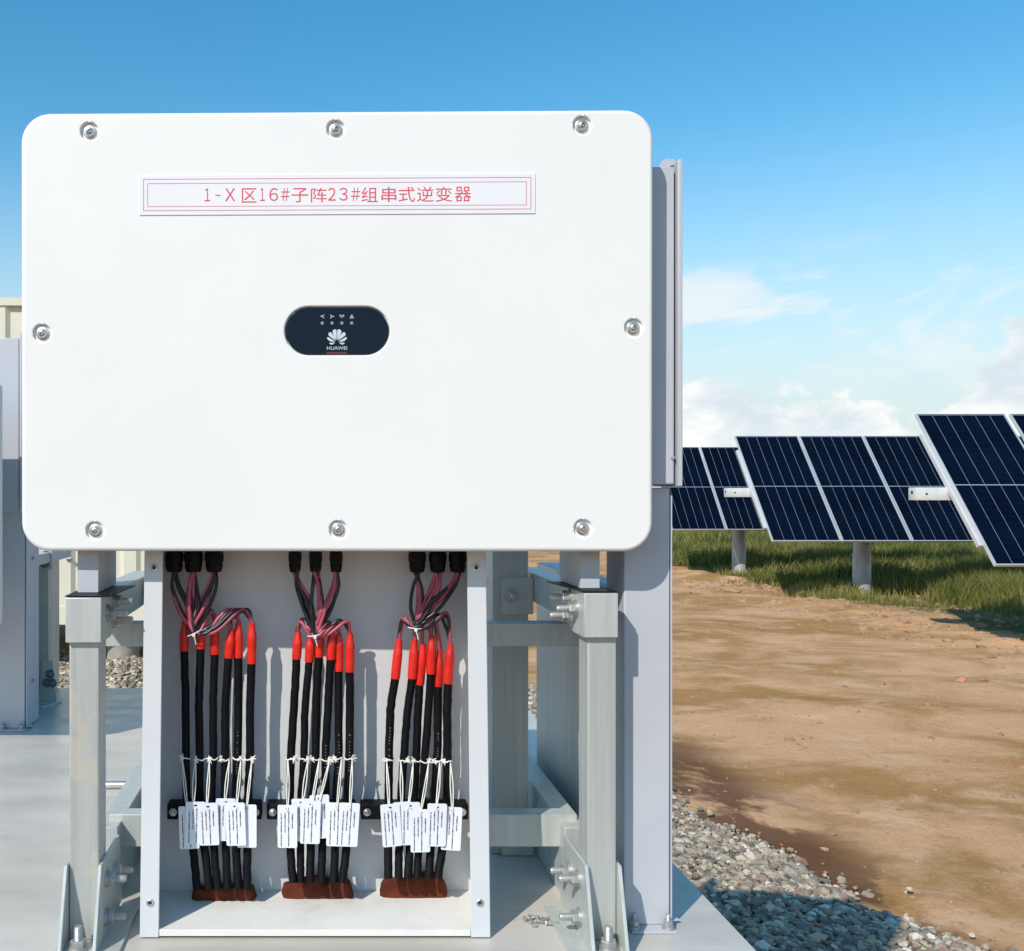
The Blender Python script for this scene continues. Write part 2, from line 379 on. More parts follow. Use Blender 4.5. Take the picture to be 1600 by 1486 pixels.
# ------------------------------------------------------------------ ground
def gravel_edge(d):
    return np.interp(d, [2.4, 3.33, 3.66, 4.1, 4.5, 4.8, 5.4, 9], [2.5, 2.30, 2.14, 2.03, 1.90, 1.78, 1.74, 1.78])
def mound(x, y):
    """height of the loose stone heap beside and behind the deck"""
    e = gravel_edge(y)
    r = np.clip((e - x)/0.55, 0, 1)*0.075*(x > 0.0)*(y < 9.2)
    l = 0.13*np.exp(-((x+1.62)/0.42)**2 - ((y-8.3)/0.5)**2)
    return r + l
def ground_z(x, y):
    x = np.asarray(x, float); y = np.asarray(y, float)
    near = np.clip((60-np.hypot(x-5, y-10))/40, 0, 1)
    z = (fbm(x, y, 0.45, 4, 1)-0.5)*0.10 + (fbm(x, y, 2.2, 4, 5)-0.5)*0.035
    road = np.clip((x-6.2)/1.0, 0, 1)*np.clip((8.6-x)/1.2, 0, 1)
    z = z + road*(fbm(x, y, 1.6, 4, 9)-0.35)*0.22            # crumbling verge
    return z*near - 0.01
def build_ground():
    def axis(lo, hi, step, far):
        core = np.arange(lo, hi, step); a = [core[0]]; s = step
        left = []; p = core[0]
        while p > -far: s *= 1.28; p -= s; left.append(p)
        right = []; p = core[-1]; s = step
        while p < far: s *= 1.28; p += s; right.append(p)
        return np.array(left[::-1] + list(core) + right)
    xs = axis(-4, 17, 0.07, 4000); ys = axis(2, 24, 0.07, 4000)
    GX, GY = np.meshgrid(xs, ys); GZ = ground_z(GX, GY) + mound(GX, GY)*0.8
    nx, ny = len(xs), len(ys)
    co = np.stack([GX.ravel(), GY.ravel(), GZ.ravel()], 1)
    i = np.arange((ny-1)*(nx-1)); r = i//(nx-1); c = i % (nx-1); a = r*nx+c
    q = np.stack([a, a+1, a+nx+1, a+nx], 1)
    o = mesh_np('ground', co, q, M['earth'], True); tag(o, kind='structure')
def mesh_np(name, co, faces, mat_, smooth_=False):
    me = bpy.data.meshes.new(name); k = faces.shape[1]
    me.vertices.add(len(co)); me.vertices.foreach_set('co', co.astype(np.float32).ravel())
    me.loops.add(faces.size); me.loops.foreach_set('vertex_index', faces.astype(np.int32).ravel())
    me.polygons.add(len(faces)); me.polygons.foreach_set('loop_start', np.arange(0, faces.size, k, dtype=np.int32))
    me.polygons.foreach_set('use_smooth', np.full(len(faces), smooth_))
    me.update(calc_edges=True); me.validate()
    me.materials.append(mat_)
    o = bpy.data.objects.new(name, me); COL.objects.link(o); return o
build_ground()

# loose stones: every one is a faceted pebble of its own
def ico(sub):
    bm = bmesh.new(); bmesh.ops.create_icosphere(bm, subdivisions=sub, radius=1.0)
    bm.verts.ensure_lookup_table()
    v = np.array([x.co[:] for x in bm.verts]); f = np.array([[w.index for w in p.verts] for p in bm.faces]); bm.free(); return v, f
ICO1, ICO2 = ico(1), ico(2)
def stones(name, px, py, pz, size, base, mat_, rough=0.24, flat=(0.38, 0.8), smooth_=False):
    V, F = base; n = len(px); nv = len(V)
    co = np.repeat(V[None], n, 0)*(1 + RNG.uniform(-rough, rough, (n, nv, 1)))
    sc = np.stack([RNG.uniform(0.8, 1.25, n), RNG.uniform(0.65, 1.0, n), RNG.uniform(*flat, n)], 1)*size[:, None]*0.5
    co = co*sc[:, None, :]
    a = RNG.uniform(0, 2*np.pi, n); tl = RNG.normal(0, 0.45, n)
    ct, st = np.cos(tl)[:, None], np.sin(tl)[:, None]
    y2 = co[..., 1]*ct - co[..., 2]*st; z2 = co[..., 1]*st + co[..., 2]*ct
    ca, sa = np.cos(a)[:, None], np.sin(a)[:, None]
    x3 = co[..., 0]*ca - y2*sa; y3 = co[..., 0]*sa + y2*ca
    co = np.stack([x3 + px[:, None], y3 + py[:, None], z2 + pz[:, None]], 2).reshape(-1, 3)
    fs = (F[None] + (np.arange(n)*nv)[:, None, None]).reshape(-1, 3)
    return mesh_np(name, co, fs, mat_, smooth_)
def scatter(x0, x1, y0, y1, n):
    return RNG.uniform(x0, x1, n), RNG.uniform(y0, y1, n)
def build_gravel():
    # beside the deck, nearest stones round and fine
    x, y = scatter(1.1, 2.6, 2.9, 5.2, 20000)
    e = gravel_edge(y) + (vnoise(x, y, 3.0, 3)-0.5)*0.16 + RNG.exponential(0.03, len(x)) - 0.03
    k = x < e; x, y = x[k], y[k]; s = RNG.lognormal(math.log(0.026), 0.40, len(x)).clip(0.010, 0.065)
    z = ground_z(x, y) + mound(x, y) + RNG.uniform(0, 0.022, len(x))
    g = stones('gravel', x, y, z, s, ICO2 if len(x) < 1 else ICO1, M['gravel'])
    tag(g, 'loose grey and tan pebbles heaped along the right side of the deck', 'gravel', kind='stuff')
    near = g
    x, y = scatter(0.3, 2.2, 4.9, 9.2, 15000); x2, y2 = scatter(0.3, 1.2, 2.6, 5.2, 3500)
    x = np.concatenate([x, x2]); y = np.concatenate([y, y2])
    e = gravel_edge(y) + (vnoise(x, y, 3.0, 3)-0.5)*0.16
    k = (x < e) & (y < 8.7 + 0.4*vnoise(x, y, 2, 8)); x, y = x[k], y[k]; s = RNG.lognormal(math.log(0.031), 0.28, len(x)).clip(0.015, 0.06)
    z = ground_z(x, y) + mound(x, y) + RNG.uniform(0, 0.025, len(x))
    g = stones('gravel', x, y, z, s, ICO1, M['gravel'])
    tag(g, 'band of pale pebbles seen in the slit behind the rack', 'gravel', kind='stuff')
    x, y = scatter(-3.8, -0.5, 7.0, 9.4, 15000)
    s = RNG.lognormal(math.log(0.040), 0.30, len(x)).clip(0.02, 0.075)
    z = ground_z(x, y) + mound(x, y) + RNG.uniform(0, 0.035, len(x))
    g = stones('gravel', x, y, z, s, ICO1, M['gravel'])
    tag(g, 'sunlit pebbles heaped at the foot of the beige container', 'gravel', kind='stuff')
    # strays on the bare earth near the heap
    x, y = scatter(1.8, 3.4, 3.0, 4.9, 900); off = x - gravel_edge(y)
    k = (off > -0.05) & (RNG.random(len(x)) < np.exp(-off/0.16)*0.55); x, y = x[k], y[k]
    s = RNG.uniform(0.008, 0.022, len(x)); z = ground_z(x, y) + 0.003
    g = stones('stray_pebbles', x, y, z, s, ICO1, M['gravel'])
    tag(g, 'few stray pebbles on the earth along the edge of the gravel', 'pebbles', kind='stuff')
    # crumbs and clods of earth
    x, y = scatter(1.9, 9.0, 3.6, 17.0, 9000)
    k = vnoise(x, y, 0.7, 21)*0.7 + 0.45*(x > 6) > RNG.random(len(x))*0.9 + 0.1; x, y = x[k], y[k]
    s = RNG.lognormal(math.log(0.014), 0.65, len(x)).clip(0.005, 0.13)*(1 + 1.3*(x > 6.1)); z = ground_z(x, y)
    g = stones('earth_clods', x, y, z, s, ICO1, M['clod'], 0.35, (0.35, 0.7), False)
    tag(g, 'small tan clods and crumbs scattered over the earth track', 'clods', kind='stuff')
    for px, py, w, lab in ((1500, 1061, 0.10, 'flat red clay lump on the track, left one of a pair'), (1537, 1062, 0.07, 'flat red clay lump on the track, right one of a pair'), (1595, 1195, 0.085, 'rusty red clay lump at the right edge of the track')):
        d = 1.6*K/(py-765); bx = X(px, d); zz = float(ground_z(np.array([bx]), np.array([d]))[0])
        o = stones('clay_lump', np.array([bx]), np.array([d]), np.array([zz+0.01]), np.array([w]), ICO2, M['brick_red'], 0.12, (0.3, 0.45))
        tag(o, lab, 'clay lump', 'red clay lumps on the track')
build_gravel()

def build_grass():
    def blades(x, y, h, w):
        n = len(x); a = RNG.uniform(0, 2*np.pi, n); lean = RNG.uniform(0.10, 0.65, n)*h; b = RNG.uniform(0, 2*np.pi, n)
        z = ground_z(x, y) - 0.01
        dx, dy = np.cos(a)*w, np.sin(a)*w; lx, ly = np.cos(b)*lean, np.sin(b)*lean
        p = np.zeros((n, 5, 3))
        p[:, 0] = np.stack([x-dx, y-dy, z], 1); p[:, 1] = np.stack([x+dx, y+dy, z], 1)
        p[:, 2] = np.stack([x+dx*.75+lx*.32, y+dy*.75+ly*.32, z+h*.58], 1); p[:, 3] = np.stack([x-dx*.75+lx*.32, y-dy*.75+ly*.32, z+h*.58], 1)
        p[:, 4] = np.stack([x+lx, y+ly, z+h], 1)
        f = np.array([[0,1,2],[0,2,3],[3,2,4]]); fs = (f[None] + (np.arange(n)*5)[:, None, None]).reshape(-1, 3)
        return p.reshape(-1, 3), fs
    XS, YS, HS, WS = [], [], [], []
    def area(n, d0, d1, hmul, w, clump):
        d = RNG.uniform(d0, d1, n); x = RNG.uniform(6.4, np.maximum(0.85*d + 3.5, 9.5))
        edge = 7.35 + (fbm(x*0+3, d, 0.55, 3, 31)-0.5)*1.5 + np.interp(d, [9, 11, 12.5, 14, 17, 19, 24], [1.9, 1.2, 0.75, 0.0, -0.35, -0.3, -0.3]) + (fbm(x, d, 1.6, 3, 41)-0.5)*1.2
        depth = x - edge; dens = np.clip(depth/1.1 + 0.10, 0, 1)**1.3
        pat = fbm(x, d, 0.9, 3, 51)
        k = RNG.random(n) < dens*np.clip(0.15 + (pat-0.36)*4.0, 0.05, 1); x, d, pat, depth = x[k], d[k], pat[k], depth[k]
        h = (0.05 + 0.26*np.clip(depth/1.6, 0, 1)*(0.25 + 1.5*np.clip(pat-0.15, 0, 1)))*RNG.uniform(0.4, 1.5, len(x))*hmul
        XS.append(x + RNG.normal(0, clump, len(x))); YS.append(d); HS.append(h); WS.append(np.full(len(x), w)*RNG.uniform(.7, 1.3, len(x)))
    area(165000, 9.5, 16, 1.0, 0.006, 0.02)
    area(135000, 16, 24, 1.1, 0.009, 0.03)
    area(112000, 24, 48, 1.25, 0.017, 0.05)
    # tall seed stalks
    n = 700; d = RNG.uniform(11, 24, n); x = RNG.uniform(8, 0.8*d+2); XS.append(x); YS.append(d); HS.append(RNG.uniform(0.35, 0.6, n)); WS.append(np.full(n, 0.004))
    x, y, h, w = map(np.concatenate, (XS, YS, HS, WS))
    co, fs = blades(x, y, h, w)
    g = mesh_np('grass', co, fs, M['grass'])
    tag(g, 'rough green and straw coloured grass growing under the solar panels', 'grass', kind='stuff')
build_grass()

# ------------------------------------------------------------------ deck the units stand on
DECK = 0.87
def build_deck():
    root = bpy.data.objects.new('platform', None); COL.objects.link(root); root.location = (0, 2.3, DECK); root['_o'] = [0, 2.3, DECK]; tag(root, kind='structure')
    for x0, x1 in ((-7.0, -4.0), (-3.997, -1.503), (-1.5, 0.69)):
        for y0, y1 in ((1.22, 2.28), (2.2825, 3.53)):
            mbox('floor_plate', M['floor'], root, x0, x1, y0, y1, DECK-0.008, DECK, bev=0)
    for y0 in (1.24, 2.25, 3.44):
        mbox('deck_beam', M['lavender'], root, -6.98, 0.68, y0, y0+0.06, DECK-0.15, DECK-0.0085)
    for x0 in (-6.9, -4.0, -1.5, 0.60):
        for y0 in (1.25, 3.45): mbox('deck_leg', M['galv'], root, x0-0.03, x0+0.03, y0-0.005, y0+0.045, -0.05, DECK-0.1502)
build_deck()

# ------------------------------------------------------------------ beige container behind
def build_container():
    x0, x1, y0, y1 = -6.5, -0.35, 8.5, 10.9; zb, zt = 0.404, 3.30
    root = thing('container', (-3.4, 9.7, zb), 'beige corrugated steel container raised on piers behind the deck', 'container')
    bm = bmesh.new(); prof = []; x = x0 + 0.12
    while x < x1 - 0.14:
        prof += [(x, 0.0), (x+0.11, 0.0), (x+0.145, 0.034), (x+0.255, 0.034)]; x += 0.29
    prof.append((x1-0.12, 0.0))
    lo = [bm.verts.new((a, y0+0.01+b, zb+0.16)) for a, b in prof]; hi = [bm.verts.new((a, y0+0.01+b, zt-0.07)) for a, b in prof]
    for i in range(len(prof)-1): bm.faces.new((lo[i], lo[i+1], hi[i+1], hi[i]))
    finish(bm, 'corrugated_wall', M['beige'], root)
    mbox('container_body', M['beige'], root, x0+0.02, x1-0.02, y0+0.06, y1, zb+0.02, zt-0.02)
    mbox('bottom_rail', M['beige'], root, x0+0.12, x1-0.12, y0, y0+0.09, zb, zb+0.16)
    mbox('top_rail', M['beige'], root, x0+0.12, x1-0.12, y0-0.004, y0+0.07, zt-0.07, zt)
    for xx in (x0, x1-0.12): mbox('corner_post', M['beige'], root, xx, xx+0.12, y0-0.006, y0+0.12, zb, zt+0.004)
    mbox('handle', M['bolt_dark'], root, X(103, 8.48), X(112, 8.48), 8.49, 8.512, Z(876, 8.5), Z(873, 8.5))
    for px in (-180, 193, 395):
        bm = bmesh.new(); xx = X(px, 8.85); lathe(bm, [(0, -0.1), (0.15, -0.1), (0.15, zb-0.002), (0, zb-0.002)], 24, (xx, 8.85, 0))
        finish(bm, 'pier', M['concrete'], root, 40)
build_container()

# ------------------------------------------------------------------ inverter
def small_bolt_mesh():
    bm = bmesh.new()
    lathe(bm, [(0.0102, -0.0055), (0.0106, -0.0050), (0.0106, -0.0068), (0.0100, -0.0072), (0.0072, -0.0074), (0.0070, -0.0098), (0.0062, -0.0118), (0.0045, -0.0132), (0.0030, -0.0136)], 24, (0, 0.0, 0), (0, 1, 0))
    lathe(bm, [(0.0030, -0.0136), (0.0028, -0.0105), (0, -0.0105)], 6, (0, 0, 0), (0, 1, 0))
    fixn(bm)
    me = bpy.data.meshes.new('cover_bolt'); bm.to_mesh(me); bm.free(); me.materials.append(M['steel'])
    me.polygons.foreach_set('use_smooth', [True]*len(me.polygons)); me.set_sharp_from_angle(angle=R(50)); return me
INV_D = 1.54
def build_inverter():
    d = INV_D; xl, xr = X(33, d), X(1020, d); zt, zb = Z(174, d), Z(861, d)
    cx, cz = (xl+xr)/2, (zt+zb)/2
    root = thing('inverter', (cx, d+0.15, zb), 'large white inverter with red lettered sign and dark oval display', 'inverter')
    bolts = [(141,203),(527,202),(910,198),(66,519),(990,513),(149,829),(531,827),(912,825)]
    holes = [(X(x, d), Z(y, d), 0.029, 0.029, 0.0145) for x, y in bolts]
    cap = (X(529, d), Z(516.5, d), 164*d/K, 76*d/K, 38*d/K-0.0001)
    bm = bmesh.new()
    panel(bm, (cx, cz, xr-xl, zt-zb, 0.047), holes + [cap], d, 0.040, 0.0065, 5, 0.0028)
    finish(bm, 'front_cover', M['white_paint'], root)
    mbox('body', M['white_paint'], root, xl+0.022, xr-0.028, d+0.0405, d+0.185, zb+0.006, zt-0.02, bev=0.01)
    for i in range(24):
        x = xl+0.06 + i*(xr-xl-0.12)/23
        mbox('heat_sink_fin', M['galv'], root, x-0.002, x+0.002, d+0.1855, d+0.22, zb+0.08, zt-0.10, bev=0)
    bme = small_bolt_mesh()
    for x, y in bolts:
        o = bpy.data.objects.new('cover_bolt', bme); COL.objects.link(o); o.location = (X(x, d), d+0.0065+0.0045, Z(y, d)); attach(o, root)
    # display
    bm = bmesh.new(); w, h, r = 164*d/K-0.003, 76*d/K-0.003, 38*d/K-0.0016
    panel(bm, (cap[0], cap[1], w, h, r), [], d+0.0018, 0.0035, 0.0006, 2)
    disp = finish(bm, 'display', M['display'], root)
    yf = d+0.0018
    def D(zx, zy): return (X(430+zx/8, d), yf, Z(460+zy/8, d))
    def flat(name, polys, m, t=0.0003):
        bm = bmesh.new()
        for p in polys: prism(bm, [(a, b-t, c) for a, b, c in (D(*q) for q in p)], (0, t*0.9, 0))
        fixn(bm); return finish(bm, name, m, disp)
    half = [[(786,566),(760,528),(737,478),(736,452),(750,436),(770,431),(784,440),(787,480)],
            [(778,576),(735,545),(690,512),(683,492),(690,474),(706,466),(722,478),(755,520)],
            [(768,586),(720,585),(684,568),(668,545),(667,530),(682,530),(720,553)],
            [(766,597),(742,617),(720,623),(702,612),(692,599),(730,600)]]
    for side in half:
        flat('emblem_petal', [side], M['print_white']); flat('emblem_petal', [[(1581-a, b) for a, b in side][::-1]], M['print_white'])
    text_mesh('lettering', 'HUAWEI', 0.006, M['print_white'], disp, (D(791,0)[0], yf-0.0002, D(0,666)[2]), 250/8*d/K, 43/8*d/K, 0.0003)
    flat('red_strip', [[(660,715),(915,715),(915,742),(660,742)]], M['print_red_dark'])
    for q, zx in enumerate((606, 729, 852, 974)):
        bm = bmesh.new(); c = D(zx, 354); lathe(bm, [(0.0027, 0.0), (0.0025, 0.0004), (0, 0.0005)], 14, (c[0], c[1], c[2]), (0, -1, 0)); fixn(bm)
        finish(bm, 'indicator', M['led'], disp, 40)
    def bar(a, b, w=7):
        dx, dy = b[0]-a[0], b[1]-a[1]; L = math.hypot(dx, dy); nx, ny = -dy/L*w/2, dx/L*w/2
        return [(a[0]+nx, a[1]+ny), (b[0]+nx, b[1]+ny), (b[0]-nx, b[1]-ny), (a[0]-nx, a[1]-ny)]
    flat('icon', [bar((588,268),(612,268),12), bar((612,262),(630,250)), bar((612,274),(630,292))], M['print_white'])
    flat('icon', [bar((728,268),(756,272)), bar((728,264),(708,250),9), bar((728,274),(708,292),9)], M['print_white'])
    flat('icon', [bar((852,262),(852,294),6), bar((836,248),(836,276),6), bar((828,250),(828,272),5), bar((868,248),(868,276),6), bar((877,250),(877,272),5), bar((842,262),(862,262),5)], M['print_white'])
    flat('icon', [bar((975,248),(952,292),6), bar((975,248),(999,292),6), bar((956,291),(995,291),6), bar((975,264),(975,284),6)], M['print_white'])
    # sign plate
    y1 = d
    def S(zx, zy): return (X(210+zx/2.5, d), 0, Z(250+zy/2.5, d))
    a, b = S(25, 57), S(1567, 213)
    sign = mbox('sign_plate', M['sign'], root, a[0], b[0], y1-0.0014, y1-0.0002, b[2], a[2], bev=0.0003)
    ys = y1-0.0015
    for (p0, p1, w) in (((40,72),(1551,197),0.0010), ((56,89),(1534,181),0.0009)):
        A, B = S(*p0), S(*p1); x0, x1, z1, z0 = A[0], B[0], A[2], B[2]
        bm = bmesh.new()
        for q in ((x0,x1,z1-w,z1),(x0,x1,z0,z0+w),(x0,x0+w,z0+w,z1-w),(x1-w,x1,z0+w,z1-w)): box(bm, q[0], q[1], ys-0.0001, ys+0.00005, q[2], q[3])
        finish(bm, 'border_line', M['sign_pink'], sign)
    cells = (('１',280,302,110,160),('－',322,342,135,139),('Ｘ',360,400,110,160),('区',426,483,110,166),('１',497,515,110,160),('６',533,567,110,160),('＃',579,612,110,160),('子',620,685,110,166),('阵',695,757,110,166),('２',762,792,110,160),('３',806,838,110,160),('＃',852,887,110,160),('组',892,955,108,166),('串',970,1028,108,166),('式',1037,1100,108,166),('逆',1108,1172,108,166),('变',1180,1245,108,166),('器',1255,1318,108,166))
    for ch, x0, x1, y0, y1 in cells:
        A, B = S(x0, y0), S(x1, y1); text_mesh('character', ch, 0.03, M['sign_red'], sign, ((A[0]+B[0])/2, ys, (A[2]+B[2])/2), B[0]-A[0], A[2]-B[2], 0.0003)
    # cable glands under the body
    for pxs, r in (((165,235,310), 0.0150), ((601,675,749), 0.0105), ((1040,1113,1185), 0.0140)):
        for zx in pxs:
            px = 200+zx/2.3; dd = 1.66; x = X(px, dd); bm = bmesh.new(); zl = Z(894, dd)
            lathe(bm, [(0, zl+0.006), (r*0.62, zl+0.006), (r*0.66, zl), (r*0.86, zl+0.001), (r, zl+0.010), (r, zl+0.018)], 18, (x, dd, 0))
            lathe(bm, [(r, zl+0.018), (r*1.10, zl+0.019), (r*1.10, zl+0.032), (r, zl+0.034), (r, zb+0.008)], 8, (x, dd, 0)); fixn(bm)
            finish(bm, 'cable_gland', M['rubber'], root, 35)
    return root
inverter = build_inverter()

# ------------------------------------------------------------------ sheet-metal enclosure and leg at the right of the unit
def build_enclosure():
    d = 1.585
    root = thing('enclosure', (0.57, d+0.15, Z(757, d)), 'grey sheet-metal enclosure showing as a strip behind the right edge of the large inverter', 'enclosure')
    mbox('body', M['lavender'], root, 0.512, X(1054, d), d, d+0.12, Z(757, d), Z(260, d), bev=0.003)
    # d+.2 upward: inverter body ends before 0.512
    mbox('door', M['lavender'], root, X(1057.5, d), X(1065, d), d-0.006, d+0.12, Z(760, d), Z(250, d), bev=0.002)
    mbox('groove_strip', M['bolt_dark'], root, X(1054, d)-0.0005, X(1057.5, d)+0.0005, d+0.012, d+0.11, Z(755, d), Z(254, d), bev=0)  # dark strip filling the groove between body and door
    bm = bmesh.new(); lathe(bm, [(0, -0.004), (0.015, -0.004), (0.016, -0.002), (0.016, 0.002), (0.015, 0.004), (0, 0.004)], 28, (X(1045, d+0.04), d+0.04, Z(262, d+0.04)-0.001), (0, 1, 0)); fixn(bm)
    finish(bm, 'lifting_lug', M['lavender'], root, 40)
    bm = bmesh.new(); lathe(bm, [(0.004, 0), (0.003, 0.003), (0, 0.0036)], 12, (X(1051, d), d, Z(715, d)), (0, -1, 0)); fixn(bm); finish(bm, 'rivet', M['steel'], root, 40)
    return root
enclosure = build_enclosure()

def nut_mesh(name, m, r=0.0085, L=0.030):
    """washers, hexagon nut and threaded end along +X"""
    bm = bmesh.new()
    lathe(bm, [(0, 0), (r*1.75, 0), (r*1.75, 0.0022), (r*1.5, 0.0023), (r*1.5, 0.0048), (r, 0.005)], 20, (0,0,0), (1,0,0))
    lathe(bm, [(r*0.8, 0.005), (r*1.28, 0.0050), (r*1.32, 0.006), (r*1.32, 0.0125), (r*1.22, 0.0138), (r*0.7, 0.0138)], 6, (0,0,0), (1,0,0))
    pr = []; h = 0.0138
    while h < L: pr += [(r*0.72, h), (r*0.64, h+0.0009)]; h += 0.0018
    pr += [(r*0.55, h+0.0012), (0, h+0.0012)]
    lathe(bm, [(0, 0.0137)] + pr, 14, (0,0,0), (1,0,0)); fixn(bm)
    me = bpy.data.meshes.new(name); bm.to_mesh(me); bm.free(); me.materials.append(m)
    me.polygons.foreach_set('use_smooth', [True]*len(me.polygons)); me.set_sharp_from_angle(angle=R(28)); return me
NUT = nut_mesh('bolt', M['bolt']); NUT_S = nut_mesh('bolt', M['bolt'], 0.006, 0.022); NUT_D = nut_mesh('bolt', M['bolt_dark'], 0.008, 0.018)
def put_bolt(parent, me, loc, axis, name='bolt'):
    o = bpy.data.objects.new(name, me); COL.objects.link(o); o.location = loc
    o.rotation_euler = Vector(axis).to_track_quat('X', 'Z').to_euler(); attach(o, parent); return o

def build_leg():
    d = 1.60
    root = thing('metal_stand', (0.55, d+0.05, DECK), 'tall grey sheet-metal stand bolted to the deck at right of the rack', 'stand')
    x0, x1, zt = X(975, d), X(1047, d), Z(762, d)
    mbox('front_channel', M['lavender'], root, x0, x1, d, d+0.10, DECK+0.004, zt, bev=0.003)
    mbox('edge_plate', M['lavender'], root, x1+0.0022, x1+0.0052, d+0.004, d+0.13, DECK+0.0065, zt-0.012, bev=0.0006)
    mbox('gap_shade_strip', M['rubber'], root, x1-0.0004, x1+0.0024, d+0.007, d+0.10, DECK+0.012, zt-0.015, bev=0)  # black strip puts the shade of the open gap into colour
    bm = bmesh.new(); prism(bm, [(x1+0.0052, d+0.008, DECK+0.0064), (x1+0.021, d+0.012, DECK+0.0064), (x1+0.0052, d+0.05, DECK+0.0064)], (0, 0, 0.0016)); fixn(bm); finish(bm, 'foot_tab', M['lavender'], root)
    mbox('foot_flange', M['lavender'], root, x0+0.006, x1+0.004, d-0.024, d+0.02, DECK+0.0005, DECK+0.0042, bev=0.0006)
    mbox('side_panel', M['galv'], root, x0+0.001, x0+0.006, d+0.1005, 2.25, DECK+0.002, 1.428, bev=0.0008)  # greenish grey finish puts this side's shaded tone into its colour
    mbox('panel_rail', M['lavender'], root, x0+0.0065, x0+0.05, d+0.1005, 2.25, 1.392, 1.430, bev=0.001)
    for px in (992, 1045): put_bolt(root, NUT_S, (X(px, 1.585), 1.588, DECK+0.0042), (0, 0, 1))
    for py in (917, 1290): put_bolt(root, NUT_S, (x1+0.0052, d+0.06, Z(py, d+0.06)), (1, 0, 0)).scale = (0.4, 0.8, 0.8)
    return root
leg = build_leg()

